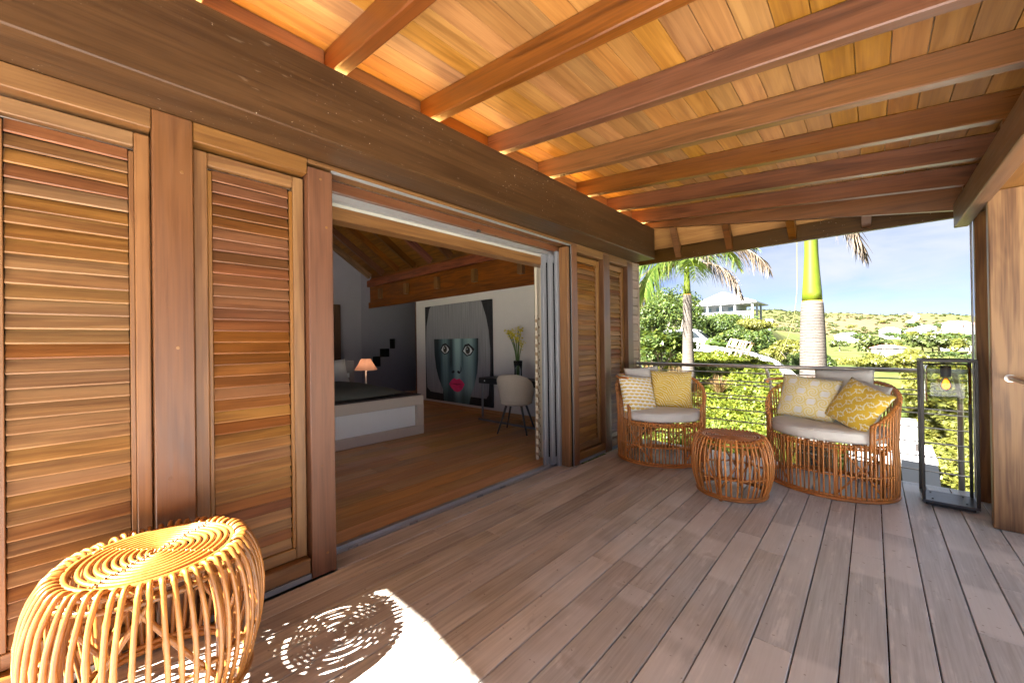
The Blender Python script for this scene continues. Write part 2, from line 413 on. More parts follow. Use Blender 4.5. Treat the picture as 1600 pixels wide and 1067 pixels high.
# header board across the end, jack pieces from the barge rafter down to it
bb('header', W['beam'], roof, -0.35, 3.3, 5.20, 5.26, 2.357, 2.530, 'x', 0.004)
for xj in (-0.17, 0.43, 1.03, 1.645, 2.24, 2.85):
    b = MB(); y0, y1 = 4.992, 5.197
    zf = min(hz(max(xj, 0.0))-0.002, 2.79)
    q = [(y0, zf), (y1, 2.385), (y1, 2.528), (y0, zf+0.10)]
    b.prism(q, xj, xj+0.07, 'x').build('jack_rafter', W['rafter'], roof)
b = MB()
b.hexa([(-0.35, 4.995, hz(0)+0.1), (3.3, 4.995, hz(3.3)+0.1), (3.3, 5.25, 2.531), (-0.35, 5.25, 2.531), (-0.35, 4.995, hz(0)+0.125), (3.3, 4.995, hz(3.3)+0.125), (3.3, 5.26, 2.556), (-0.35, 5.26, 2.556)])
b.build('end_ceiling', W['ceil'], roof)
# eave beam on the open side, with its boxed soffit
bb('eave_beam', W['head'], roof, 2.817, 2.90, RY0, 4.94, 2.212, 2.41, 'y', 0.005)
for q in range(3):
    bb('soffit_board', W['frame'], roof, 2.903+q*0.16, 3.06+q*0.16, RY0, 4.93, 2.283, 2.305, 'y')
bb('eave_closing_board', W['beam'], roof, 3.385, 3.42, RY0, 4.93, 2.25, 2.42, 'y')
for a in raf[::2]:
    bb('packing_block', W['rafter'], roof, 2.84, 2.89, a[0]+0.005, a[1]-0.005, 2.412, rz(2.865)-0.001, 'y')

# lamp strip lying on the wall beam
led = MB().box(0.165, 0.177, RY0+0.1, 4.9, 2.7425, 2.7475).build('led_strip', emit('warm_led', (1.0, 0.54, 0.15), 6.0))
tag(led, 'warm glowing lamp strip hidden on top of the dark wall beam', 'lamp strip')
bpy.data.materials['warm_led'].node_tree.nodes['Principled BSDF'].inputs['Base Color'].default_value = (0.8, 0.7, 0.5, 1)

# ================================================================== HOUSE WALL
house = root('house', (0, 2.4, 0), label='timber house wall with brown posts opening from the deck to a bedroom', cat='house')
WY0 = -0.34
posts = [(0.19, 0.33), (0.832, 0.966), (3.44, 3.535), (4.09, 4.235), (4.70, 4.845)]
for n, (a, b) in enumerate(posts):
    z1 = 2.350 if n in (0,) else 2.325 if n != 1 else 2.305
    bb('post', W['post'], house, -0.15, 0.0, a, b, 0.004, z1, 'z', 0.004)
bb('post', W['post'], house, -0.15, -0.06, WY0, WY0+0.05, 0.004, 2.35, 'z', 0.004)
for yy, zz in ((0.90, 2.25), (0.93, 1.98), (0.89, 0.62), (0.915, 0.12), (0.27, 1.3), (0.24, 0.72), (0.29, 2.1), (3.49, 2.2), (3.48, 0.15), (4.16, 2.2), (4.17, 0.2)):
    o = MB().lathe([(0.0075, 0), (0.0075, 0.0022), (0.006, 0.003)], 12).build('plug', W['frame'], house)
    o.rotation_euler = (0, R(90), 0); o.location = Vector((0.0, yy, zz)) - wl(house)
def head(a, b, z0):
    bb('head_rail', W['head'], house, -0.148, -0.004, a, b, z0, 2.350, 'y', 0.004)
head(WY0+0.002, 0.188, 2.262); head(0.332, 0.83, 2.262); head(0.832, 3.53, 2.327)
head(3.537, 4.088, 2.262); head(4.237, 4.698, 2.262)
for a in ((3.44, 3.535), (4.09, 4.235), (4.70, 4.845)): bb('post_cap', W['post'], house, -0.148, -0.003, a[0], a[1], 2.329, 2.35, 'y')
# threshold base under the shutters
for a, b in ((WY0+0.055, 0.188), (0.332, 0.83), (3.537, 4.088), (4.237, 4.698)):
    bb('base_sill', W['frame'], house, -0.15, -0.012, a, b, 0.035, 0.118, 'y', 0.006)
    MB().box(-0.15, -0.008, a, b, 0.004, 0.034).build('flashing', alu2, house)
# siding at the far corner
for j in range(20):
    z0 = 0.03 + j*0.116
    if z0 > 2.3: break
    z1 = min(z0+0.112, 2.345)
    bb('siding_board', W['siding'], house, -0.06, -0.012, 4.848, 5.02, z0, z1, 'y', 0.006)
bb('corner_board', W['siding'], house, -0.12, -0.008, 5.022, 5.062, 0.0, 2.348, 'z', 0.004)
bb('corner_board', W['siding'], house, -0.7, -0.122, 5.042, 5.066, 0.0, 2.50, 'z', 0.004)
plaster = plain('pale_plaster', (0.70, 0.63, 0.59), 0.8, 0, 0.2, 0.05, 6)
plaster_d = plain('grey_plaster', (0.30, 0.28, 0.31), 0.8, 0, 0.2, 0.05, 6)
MB().box(-0.9, -0.155, 5.005, 5.04, -0.3, 2.6).build('end_wall', plaster, house)
# solid backing behind the shutters (inside wall face)
for a, b in ((WY0, 0.99), (3.52, 4.98)):
    MB().box(-0.33, -0.262, a, b, 0.0, 2.75).build('inside_wall', plaster, house)
MB().box(-0.33, -0.262, 0.99, 3.52, 2.30, 2.75).build('inside_wall', plaster, house)
bb('inside_lintel', W['head'], house, -0.36, -0.24, 0.96, 3.46, 2.115, 2.20, 'y')
bb('lintel_lining', W['post'], house, -0.255, -0.150, 0.966, 3.44, 2.262, 2.325, 'y')
# room shell
RX = -7.3
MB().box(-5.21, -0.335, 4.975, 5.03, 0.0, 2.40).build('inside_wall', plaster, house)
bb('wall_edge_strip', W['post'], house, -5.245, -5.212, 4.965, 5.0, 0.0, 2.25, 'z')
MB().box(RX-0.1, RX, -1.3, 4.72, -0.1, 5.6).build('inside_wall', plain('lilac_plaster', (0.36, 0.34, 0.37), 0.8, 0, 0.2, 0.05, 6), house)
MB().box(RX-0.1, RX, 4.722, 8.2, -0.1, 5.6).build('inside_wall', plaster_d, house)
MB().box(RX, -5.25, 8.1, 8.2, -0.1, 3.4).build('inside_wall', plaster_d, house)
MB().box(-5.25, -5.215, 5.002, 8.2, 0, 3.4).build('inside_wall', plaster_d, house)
MB().box(RX, -5.8, -1.3, -1.2, -0.1, 5.4).build('inside_wall', plaster, house)
MB().box(-1.2, -0.41, -1.3, -1.2, -0.1, 5.4).build('inside_wall', plaster, house)
MB().box(-5.8, -1.2, -1.3, -1.2, -0.1, 0.25).build('inside_wall', plaster, house)
MB().box(-5.8, -1.2, -1.3, -1.2, 2.25, 5.4).build('inside_wall', plaster, house)
for xx in (-5.8, -4.29, -2.77, -1.26): bb('added_window_post', W['post'], house, xx, xx+0.06, -1.29, -1.21, 0.252, 2.248, 'z')  # unseen window, added to let sunlight in and brighten the bedroom
for xx in (-5.74, -4.23, -2.71): MB().box(xx, xx+1.45, -1.253, -1.247, 0.252, 2.248).build('added_window_pane', clear, house)
bb('door_casing', W['post'], house, RX+0.002, RX+0.05, 3.98, 4.17, 0, 2.3, 'z')
bb('skirting', W['floor'], house, -5.2, -0.35, 4.955, 4.973, 0.0, 0.085, 'x')
# panelled timber band above the pale wall, with rafter stubs
bb('wall_plate', W['inside'], house, RX, -0.34, 4.92, 4.974, 2.255, 2.40, 'x')
bb('timber_band', W['inside'], house, RX, -0.34, 4.965, 5.02, 2.4015, 3.02, 'x')
bb('top_plate', W['inside'], house, RX, -0.34, 4.88, 4.963, 2.80, 2.96, 'x')
for j in range(6):
    xx = -6.75 + j*1.17
    bb('rafter_stub', W['frame'], house, xx, xx+0.11, 4.88, 4.964, 2.46, 2.70, 'z')
IS = 0.667
def iz(y): return 2.96 + IS*(4.97-y)
for j in range(12):
    xx = -7.2 + j*0.66
    if xx > -0.45: break
    beam('inside_rafter', W['rafter'] if j % 2 else W['inside'], house, (xx, 4.92, iz(4.92)+0.07), (xx, 1.75, iz(1.75)+0.07), 0.075, 0.14, (0, 0, 1))
b = MB(); b.hexa([(RX, 1.75, iz(1.75)+0.15), (-0.3, 1.75, iz(1.75)+0.15), (-0.3, 5.1, iz(5.1)+0.15), (RX, 5.1, iz(5.1)+0.15),
                  (RX, 1.75, iz(1.75)+0.2), (-0.3, 1.75, iz(1.75)+0.2), (-0.3, 5.1, iz(5.1)+0.2), (RX, 5.1, iz(5.1)+0.2)])
b.build('inside_ceiling', W['inside'], house)
MB().box(RX, -0.3, -1.3, 1.78, iz(1.75)+0.15, iz(1.75)+0.25).build('inside_ceiling', W['inside'], house)
MB().box(RX, -5.2, 5.0, 8.2, 3.0, 3.1).build('inside_ceiling', W['inside'], house)
# main roof slope above the room, closing the gap over the wall
b = MB(); b.hexa([(-0.32, -1.3, 2.74), (-0.28, -1.3, 2.74), (-0.28, 5.0, 2.74), (-0.32, 5.0, 2.74), (-0.42, -1.3, 5.3), (-0.38, -1.3, 5.3), (-0.38, 5.0, 3.1), (-0.42, 5.0, 3.1)])
b.build('upper_wall', W['inside'], house)
# back of the house behind the wall end
MB().box(-0.46, -0.41, -1.3, WY0, -0.2, 2.9).build('outer_wall', plaster, house)

# room floor of boards along the wall direction
rf = root('room_floor', (-3.5, 2.5, 0)); tag(rf, kind='structure')
fw = 0.19; xx = -0.275; i = 0
while xx > RX:
    rr = random.Random(900+i); cuts = [-1.2]; yy = -1.2 + rr.uniform(0.6, 2.2)
    while yy < 8.0: cuts.append(yy); yy += rr.uniform(1.8, 2.6)
    cuts.append(8.1)
    for a, b in zip(cuts[:-1], cuts[1:]):
        if xx-fw > -5.2 and a > 5.0: continue
        bb('floorboard', W['floor'], rf, xx-fw+0.0015, xx-0.0015, a+0.001, min(b, 5.0 if xx-fw > -5.2 else 8.1)-0.001, -0.024, 0.0, 'y', 0.002)
    xx -= fw; i += 1
MB().box(RX, -0.16, -1.2, 8.1, -0.06, -0.026).build('floor_base', darkm, rf)

# ================================================================== SLIDING DOOR
sd = root('sliding_door', (-0.2, 2.2, 0), label='grey aluminium sliding door frame with its leaves slid open to the right', cat='sliding door')
for q, (xa, xb, zz) in enumerate(((-0.255, -0.225, 0.018), (-0.222, -0.200, 0.012), (-0.197, -0.160, 0.006))):
    MB().box(xa, xb, 0.97, 3.44, -0.004, zz).build('bottom_track', alu, sd)
MB().box(-0.212, -0.206, 0.97, 3.44, 0.012, 0.024).build('track_rib', alu, sd)
for xa, xb in ((-0.255, -0.222), (-0.219, -0.190)):
    MB().box(xa, xb, 0.97, 3.44, 2.222, 2.260).build('top_track', alu, sd)
MB().box(-0.262, -0.24, 0.97, 3.30, 2.200, 2.221).build('top_trim', plain('cream_paint', (0.36, 0.34, 0.29), 0.5), sd)
MB().box(-0.03, -0.012, 0.966, 3.44, 2.312, 2.3255).build('outer_track', alu, sd)
MB().cbox(-0.255, -0.165, 0.968, 1.012, 0.0, 2.262).build('jamb', alu2, sd)
for q, (xa, yb) in enumerate(((-0.250, 3.215), (-0.205, 3.275))):
    lf = root('door_leaf', (xa, yb, 0)); lf.parent = sd; lf.location = Vector((xa, yb, 0))-wl(sd)
    del WL[lf.name]; WL[lf.name] = Vector((xa, yb, 0))
    MB().cbox(xa, xa+0.038, yb, yb+0.055, 0.02, 2.222).build('stile', alu2, lf)
    MB().cbox(xa, xa+0.038, yb+0.056, 3.50, 0.02, 0.09).build('bottom_rail', alu2, lf)
    MB().cbox(xa, xa+0.038, yb+0.056, 3.50, 2.15, 2.222).build('top_rail', alu2, lf)
    MB().box(xa+0.015, xa+0.021, yb+0.056, 3.50, 0.091, 2.149).build('pane', clear, lf)
MB().cbox(-0.16, -0.125, 3.335, 3.395, 0.0, 2.262).build('jamb', alu2, sd)
bb('jamb_lining', W['frame'], sd, -0.123, -0.02, 3.372, 3.412, 0.004, 2.30, 'z')
MB().box(-0.10, -0.012, 3.414, 3.428, 0.004, 2.31).build('shutter_slot', darkm, sd)
MB().box(-0.03, -0.010, 3.4285, 3.4395, 0.004, 2.31).build('slot_edge', alu, sd)
for yy in (1.1, 1.55, 2.2, 2.48):
    MB().cbox(-0.163, -0.150, yy, yy+0.07, 0.004, 0.017).build('drain_cover', alu2, sd)
MB().lathe([(0.02, 0), (0.02, 0.012), (0.012, 0.02)], 12, (-0.11, 2.22, 2.235)).build('lock_stud', blk, sd)

# ================================================================== SHUTTERS
def shutter(y0, y1, label, red=0.0, st=0.055, zt=2.245):
    xf = -0.055; zb = 0.122
    t = root('louvred_shutter', (xf, (y0+y1)/2, zb), label=label, cat='shutter', group='louvred wooden shutters in the house wall')
    fr = W['frame']
    bb('stile', fr, t, xf-0.045, xf, y0, y0+st, zb, zt, 'z', 0.004); bb('stile', fr, t, xf-0.045, xf, y1-st, y1, zb, zt, 'z', 0.004)
    bb('top_rail', fr, t, xf-0.045, xf-0.001, y0+st+0.001, y1-st-0.001, zt-0.062, zt, 'y', 0.004)
    bb('bottom_rail', fr, t, xf-0.045, xf-0.001, y0+st+0.001, y1-st-0.001, zb, zb+0.062, 'y', 0.004)
    for yy in (y0+st+0.001, y1-st-0.017):
        bb('bead', fr, t, xf-0.022, xf-0.004, yy, yy+0.016, zb+0.063, zt-0.085, 'z', 0.002)
    z = zt-0.098; n = 0
    while z > zb+0.08:
        rr = random.Random(int(y0*1000)+n)
        mat = W['slatred'] if rr.random() < red*(1.25 if z > 1.0 else 0.35) else W['slat']
        tl = rr.uniform(-0.035, 0.035)
        beam('slat', mat, t, (xf-0.026, y0+st+0.018, z), (xf-0.026, y1-st-0.018, z+rr.uniform(-0.0015, 0.0015)), 0.011, 0.0645, (-0.43+tl, 0, 0.90), 0.003)
        z -= 0.0568; n += 1
    MB().box(xf-0.062, xf-0.058, y0+st, y1-st, zb+0.06, zt-0.06).build('backing', darkm, t)
    return t
shutter(-0.284, 0.186, 'louvred wooden shutter nearest the camera at the left edge, behind the rattan stool', 0.06, 0.05)
shutter(0.337, 0.826, 'reddish louvred wooden shutter between the two nearest posts, left of the open doorway', 0.8)
shutter(3.545, 4.08, 'narrow louvred wooden shutter just right of the open doorway', 0.25)
shutter(4.245, 4.69, 'louvred wooden shutter behind the left rattan armchair, nearest the railing', 0.3)

# ================================================================== RIGHT SIDE PANEL AND POST
pl = root('timber_pillar', (3.2, 4.17, 0), label='broad varnished timber pillar with steel edge at the right side of the deck', cat='pillar')
for q in range(3):
    bb('board', W['pillar'], pl, 2.889+q*0.212, 3.1+q*0.212, 4.14, 4.205, 0.003, 2.281, 'z', 0.005)
MB().cbox(2.905, 2.95, 4.23, 4.275, 0.003, 2.281).build('steel_channel', alu, pl)
bb('core', W['inside'], pl, 2.97, 3.5, 4.21, 4.74, 0.003, 2.28, 'z')
bb('rear_board', W['pillar'], pl, 2.905, 3.5, 4.745, 4.81, 0.003, 2.281, 'z', 0.005)
MB().cbox(2.893, 2.906, 4.83, 4.86, 0.003, 2.25).build('steel_edge', alu, pl)
hr = root('stair_handrail', (3.02, 4.0, 0.98), label='round steel handrail bracket fixed to the broad timber pillar', cat='handrail')
MB().tube([(2.97, 4.138, 1.02), (2.972, 4.09, 1.022), (2.985, 4.06, 1.02), (3.06, 3.98, 0.985), (3.25, 3.80, 0.90), (3.5, 3.55, 0.78)], 0.019, 12).build('rail', steel, hr, True)
o = MB().lathe([(0.026, 0), (0.026, 0.006)], 20).build('wall_plate', steel, hr)
o.rotation_euler = (R(90), 0, 0); o.location = Vector((2.97, 4.138, 1.02))-wl(hr)

# ================================================================== RAILING
rail = root('railing', (1.4, 5.0, 0), label='steel railing of thin horizontal bars along the far edge of the deck', cat='railing')
MB().tube([(-0.03, 4.975, 1.005), (2.93, 4.975, 1.005)], 0.0205, 14).build('handrail', steel, rail, True)
o = MB().lathe([(0.034, 0), (0.034, 0.008)], 18).build('end_flange', steel, rail)
o.rotation_euler = (0, R(90), 0); o.location = Vector((-0.012, 4.975, 1.005))-wl(rail)
for zz in (0.928, 0.831, 0.790, 0.668, 0.628, 0.503, 0.374, 0.250, 0.125):
    MB().tube([(0.02, 5.0, zz), (2.90, 5.0, zz)], 0.0065, 8).build('bar', steel, rail, True)
for xx in (0.06, 1.485, 2.845):
    MB().tube([(xx, 5.02, 0.0), (xx, 5.02, 0.80), (xx-0.006, 5.015, 0.84), (xx-0.03, 4.985, 0.965), (xx-0.035, 4.978, 0.99)], 0.0145 if xx < 2 else 0.02, 12).build('baluster', steel, rail, True)
# ================================================================== RATTAN
def rattan(name, light, dark):
    M = Mat(name, 0.34, 0.5); rn = M.rnd()
    v = M.vm('ADD', M.obj(), M.comb(rn*17.0, rn*31.0, rn*23.0))
    n = M.noise(v, 14.0, 3, 0.5); f = M.noise(v, 90.0, 3, 0.6)
    node = (M.noise(v, 5.0, 1, 0.3)).step(0.60, 0.66)
    c = M.ramp(n*0.6 + f*0.4, [(0.3, dark), (0.7, light)])
    c = M.mix(node*0.35, c, tuple(q*0.55 for q in dark))
    c = M.hsv(c, 0.5, 1.0, rn*0.5 + 0.72)
    M.color(c); M.roughness(f*0.2 + 0.24); M.bump(f, 0.1, 0.002); return M.m
rat_l = rattan('honey_rattan', (0.37, 0.150, 0.031), (0.23, 0.080, 0.013))
rat_d = rattan('amber_rattan', (0.66, 0.265, 0.064), (0.45, 0.155, 0.033))
_cm = {}
def mesh_of(key, fn, mat, smooth=True):
    if key not in _cm:
        b = fn(); me = bpy.data.meshes.new(key[0]); me.from_pydata(b.v, [], b.f); me.update()
        if smooth: me.polygons.foreach_set('use_smooth', [True]*len(me.polygons))
        me.materials.append(mat); _cm[key] = me
    return _cm[key]
def put(name, me, parent, loc=(0, 0, 0), rz_=0.0):
    o = bpy.data.objects.new(name, me); link(o, parent); o.location = loc; o.rotation_euler = (0, 0, rz_); WL[o.name] = Vector((0, 0, 0)); return o

def smoothpts(P, n):
    P = [Vector(p) for p in P]; out = []
    for i in range(len(P)-1):
        a = P[max(i-1, 0)]; b = P[i]; c = P[i+1]; d = P[min(i+2, len(P)-1)]
        for k in range(n):
            t = k/n
            out.append(0.5*((2*b) + (c-a)*t + (2*a-5*b+4*c-d)*t*t + (3*b-a-3*c+d)*t**3))
    return out + [P[-1]]

def rattan_stool(name, loc, s, mat, label, ncane, rot, cr):
    t = root(name, loc, (0, 0, rot), label, 'stool' if s > 1 else 'side table', local=True)
    prof = [(0.212, 0.470), (0.222, 0.494), (0.240, 0.503), (0.259, 0.492), (0.285, 0.435), (0.300, 0.360), (0.304, 0.270), (0.296, 0.175), (0.276, 0.090), (0.262, 0.046)]
    def cane(q):
        def fn():
            g_ = random.Random(q*7+3); dr = g_.uniform(-0.003, 0.004); w = g_.uniform(-1, 1)
            pts = smoothpts([((r+dr+g_.uniform(-0.0012, 0.0012))*s, w*math.sin(z*9)*0.005 + g_.uniform(-0.0012, 0.0012), z*s) for r, z in prof], 4)
            rr = [cr*s*g_.uniform(0.95, 1.05) for _ in pts]
            for k_ in (g_.randrange(4, 14), g_.randrange(16, 30)): rr[k_] *= 1.22
            return MB().tube(pts, rr, 7)
        return fn
    ms = [mesh_of(('cane', name, q), cane(q), mat) for q in range(9)]
    for j in range(ncane):
        a = 2*math.pi*(j + random.uniform(-0.13, 0.13))/ncane
        put('cane', ms[random.randrange(9)], t, (0, 0, random.uniform(-0.003, 0.003)*s), a)
    def ring(r, z, tr, nm, wrap=0):
        n = 72 if not wrap else 220
        pts = [((r)*s*math.cos(2*math.pi*i/n), r*s*math.sin(2*math.pi*i/n), z*s + (0.0045*s*math.sin(wrap*2*math.pi*i/n) if wrap else 0)) for i in range(n)]
        rr = [tr*s]*n if not wrap else [tr*s*(1+0.22*math.sin(wrap*2*math.pi*i/n)) for i in range(n)]
        b = MB().tube(pts, rr, 7, True); b.build(nm, mat, t, True, False)
    ring(0.263, 0.030, 0.0125, 'base_ring'); ring(0.262, 0.050, 0.009, 'base_ring')
    ring(0.289, 0.200, 0.0075, 'waist_ring', 45); ring(0.228, 0.480, 0.0115, 'rim_ring'); ring(0.214, 0.494, 0.0085, 'top_ring')
    ring(0.252, 0.455, 0.009, 'inner_ring')
    # coiled top
    n = 560; turns = 9.6
    pts = []
    for i in range(n):
        q = i/(n-1); r = 0.010 + 0.192*q; a = 2*math.pi*turns*q
        pts.append((r*s*math.cos(a), r*s*math.sin(a), (0.497 + 0.003*math.sin(a*2))*s))
    MB().tube(pts, 0.0068*s, 7).build('coiled_top', mat, t, True, False)
    for a in (0.5, 0.5+math.pi/2):
        n = 160
        pts = [((-0.21+0.42*i/(n-1))*s*math.cos(a) + 0.003*s*math.sin(i*1.3)*math.sin(a), (-0.21+0.42*i/(n-1))*s*math.sin(a) - 0.003*s*math.sin(i*1.3)*math.cos(a), (0.4985 + 0.0072*math.cos(i*1.05))*s) for i in range(n)]
        MB().tube(pts, 0.0022*s, 5).build('binding', mat, t, True, False)
        b = MB().tube([(-0.215*s*math.cos(a), -0.215*s*math.sin(a), 0.484*s), (0.215*s*math.cos(a), 0.215*s*math.sin(a), 0.484*s)], 0.009*s, 7); b.build('cross_bar', mat, t, True, False)
    for q in range(4):
        a = 0.35 + q*math.pi/2
        P = [(0.236, 0.0), (0.246, 0.06), (0.262, 0.2), (0.258, 0.33), (0.225, 0.474)]
        MB().tube(smoothpts([(r*s*math.cos(a), r*s*math.sin(a), z*s) for r, z in P], 3), 0.0145*s, 9).build('leg', mat, t, True, False)
        for sg in (1, -1):
            a1 = a + sg*0.95
            p0 = Vector((0.258*math.cos(a), 0.258*math.sin(a), 0.10))*s; p1 = Vector((0.225*math.cos(a1), 0.225*math.sin(a1), 0.462))*s
            mid = (p0+p1)/2; mid.x *= 1.13; mid.y *= 1.13
            MB().tube(smoothpts([p0, mid, p1], 5), 0.0085*s, 7).build('brace', mat, t, True, False)
    return t
rattan_stool('rattan_stool', (0.325, 0.165, 0.0), 1.085, rat_l, 'honey coloured round rattan stool standing in sunlight by the left shutter', 56, 0.2, 0.0075)
rattan_stool('rattan_side_table', (1.405, 3.695, 0.0), 0.99, rat_d, 'dark amber round rattan side table between the two armchairs', 46, 1.13, 0.0072)

def rattan_chair(name, cxy, facing, label):
    f = Vector((facing[0], facing[1], 0)).normalized(); ang = math.atan2(f.y, f.x)
    t = root(name, (cxy[0], cxy[1], 0), (0, 0, ang), label, 'armchair', 'rattan tub armchairs beside the railing', local=True)
    A, B = 0.455, 0.405           # half width (local y), half depth (local x, front is +x)
    th_a = R(53); mat = rat_d
    def T(th):                    # top height around the shell
        q = abs(th)
        if q < th_a: return 0.44
        u = (q-th_a)/(math.pi-th_a)
        return 0.60 + (0.905-0.60)*(math.sin(min(1, u*1.28)*math.pi/2)**1.15)
    def pt(th, z, k=1.0):
        s_ = 1.0 + 0.05*max(0, z-0.44)/0.45*(0.6 if abs(th) < R(90) else 1) + 0.012*math.sin(min(z, 0.44)/0.44*math.pi)
        return Vector((B*s_*k*math.cos(th), A*s_*k*math.sin(th), z))
    # arc-length spacing
    N = 720; L = [0.0]
    for i in range(N): L.append(L[-1] + (pt(2*math.pi*(i+1)/N, 0)-pt(2*math.pi*i/N, 0)).length)
    nc = 82
    ths = [math.pi*2*np.searchsorted(L, L[-1]*j/nc)/N - math.pi for j in range(nc)]
    for th in ths:
        th += random.uniform(-0.006, 0.006)
        top = T(th); zz = [0.03, 0.12, 0.22, 0.33, 0.42]
        if top > 0.5: zz += list(np.linspace(0.50, top-0.02, 4))
        P = [pt(th, z) for z in zz]
        e = pt(th, top); inn = pt(th, top, 0.955)
        P += [pt(th, top-0.004, 1.015) + Vector((0, 0, 0.006)), e*1.0 + Vector((0, 0, 0.016)) - (e-inn)*0.45, inn + Vector((0, 0, -0.012))]
        MB().tube(smoothpts(P, 2), 0.0066, 6).build('cane', mat, t, True, False)
    def ringz(zf, tr, k, nm, a0=-math.pi, a1=math.pi, closed=True, wrap=0, n=110):
        m_ = n if not wrap else 260
        pts = []
        for i in range(m_ + (0 if closed else 1)):
            th = a0 + (a1-a0)*i/m_; z = zf(th) if callable(zf) else zf
            p = pt(th, z, k)
            if wrap: p.z += 0.004*math.sin(wrap*2*math.pi*i/m_)
            pts.append(p)
        rr = tr if not wrap else [tr*(1+0.2*math.sin(wrap*2*math.pi*i/m_)) for i in range(len(pts))]
        MB().tube(pts, rr, 8, closed).build(nm, mat, t, True, False)
    ringz(0.016, 0.0135, 1.0, 'base_ring'); ringz(0.038, 0.010, 0.985, 'base_ring')
    ringz(0.205, 0.0075, 0.985, 'waist_ring', wrap=60)
    ringz(0.440, 0.0125, 0.965, 'seat_ring'); ringz(0.415, 0.010, 0.95, 'seat_ring')
    ringz(lambda th: T(th)+0.002, 0.0135, 0.972, 'back_rim', th_a+0.001, 2*math.pi-th_a-0.001, False)
    ringz(lambda th: 0.44 + 0.36*(T(th)-0.44), 0.006, 0.985, 'arm_ring', th_a+0.03, 2*math.pi-th_a-0.03, False, 50)
    for sg in (1, -1):
        th = sg*th_a
        MB().tube([pt(th, z, 0.985) for z in (0.40, 0.47, 0.54, 0.60)], 0.0135, 8).build('arm_post', mat, t, True, False)
    for q in range(8):
        th = -math.pi + math.pi/8 + q*math.pi/4
        MB().tube([pt(th, z, 0.955) for z in (0.0, 0.1, 0.2, 0.3, 0.41)], 0.0145, 8).build('leg', mat, t, True, False)
        for sg in (1, -1):
            if q % 2 == (0 if sg > 0 else 1):
                P = [pt(th + sg*0.70*u, 0.05 + 0.36*u, 0.93) for u in np.linspace(0, 1, 7)]
                MB().tube(P, 0.0085, 7).build('brace', mat, t, True, False)
    for yy in (-0.24, -0.08, 0.08, 0.24):
        xl = 0.94*B*math.sqrt(max(0, 1-(yy/(0.95*A))**2))
        MB().tube([(-xl, yy, 0.418), (xl, yy, 0.418)], 0.009, 7).build('seat_slat', mat, t, True, False)
    return t
FA = Vector((0.55, -0.83, 0)).normalized(); CA = Vector((0.545, 4.33, 0)); RA = Vector((0.83, 0.55, 0)).normalized()
FB = Vector((-0.236, -0.972, 0)).normalized(); CB = Vector((1.995, 4.465, 0)); RB = Vector((0.972, -0.236, 0)).normalized()
rattan_chair('rattan_armchair', CA, FA, 'dark amber rattan tub armchair in the corner by the house wall')
rattan_chair('rattan_armchair', CB, FB, 'dark amber rattan tub armchair in front of the tall lantern')

# ------------------------------------------------------------------ cushions
def fabric(name, colf):
    M = Mat(name, 0.85, 0.2); M.b.inputs['Sheen Weight'].default_value = 0.2
    x, y, z = M.xyz(M.obj())
    w = ((x*1900.0).sin()*(y*1900.0).sin())
    n = M.noise(M.obj(), 9.0, 4, 0.5)
    c = colf(M, x, y, z); c = M.hsv(c, 0.5, 1.0, n*0.22 + 0.89)
    M.color(c); M.bump(M.noise(M.obj(), 300.0, 2, 0.5)*0.4 + n*1.2, 0.25, 0.006); return M.m
WHT = (0.72, 0.70, 0.66); YEL = (0.70, 0.46, 0.045); PAL = (0.76, 0.62, 0.24); OFF = (0.76, 0.73, 0.67)
fab_seat = fabric('off_white_canvas', lambda M, x, y, z: M.mix(0.0, OFF, OFF))
fab_white = fabric('white_linen', lambda M, x, y, z: M.mix(0.0, (0.62, 0.60, 0.56), WHT))
def pat_shell(M, x, y, z):
    s = 0.062; v = y/(s*0.62); row = v.floor(); u = x/s + row.mod(2.0)*0.5
    fx = u.fract()-0.5; fy = v.fract()
    a = fx.atan2(fy + 0.25); r = (fx*fx + (fy+0.25)*(fy+0.25)).sqrt()
    rib = (a*9.0).sin().abs().gt(0.22); shell = r.lt(0.92)*a.abs().lt(0.62)
    return M.mix(rib*shell, (0.80, 0.78, 0.72), YEL)
def pat_key(M, x, y, z):
    s = 0.078; b1 = (y*1.1547)/s; a1 = x/s + b1*0.5
    i = a1.floor(); j = b1.floor(); c = (i + j*2.0).mod(3.0)
    fa = a1.fract(); fb = b1.fract()
    d0 = fa; d1 = fb; d2 = (fa+fb)*0.5
    w0 = c.lt(0.5); w2 = c.gt(1.5); w1 = (w0+w2)._m('SUBTRACT', 1.0).abs()
    q = d0*w0 + d1*w1 + d2*w2
    ln = ((q*3.0).fract()-0.5).abs().gt(0.36)
    return M.mix(ln, YEL, (0.80, 0.74, 0.52))
def pat_swirl(M, x, y, z):
    s = 0.088; u = x/s; v = y/s; i = u.floor(); j = v.floor(); ch = (i+j).mod(2.0).gt(0.5)
    fx = u.fract()-0.5; fy = v.fract()-0.5
    r = (fx*fx+fy*fy).sqrt(); a = fx.atan2(fy)
    sw = ((r*4.2 + a*0.32).fract()-0.5).abs().lt(0.30)
    sq = ch*(fx.abs().max(fy.abs())).lt(0.30)
    c = M.mix(sw, (0.78, 0.73, 0.55), PAL); return M.mix(sq, c, (0.74, 0.72, 0.68))
def pat_cloud(M, x, y, z):
    s = 0.058; v = y/s; row = v.floor(); u = x/(s*1.7) + row.mod(2.0)*0.5
    wv = (u*6.2832).sin()*0.28 + (u*18.85).sin().abs()*0.16
    ln = ((v + wv).fract()-0.5).abs().gt(0.41)
    ln2 = (((u + (v*3.0).sin()*0.1).fract()-0.5).abs()).gt(0.455)
    return M.mix((ln+ln2).min(1.0), YEL, (0.78, 0.72, 0.52))
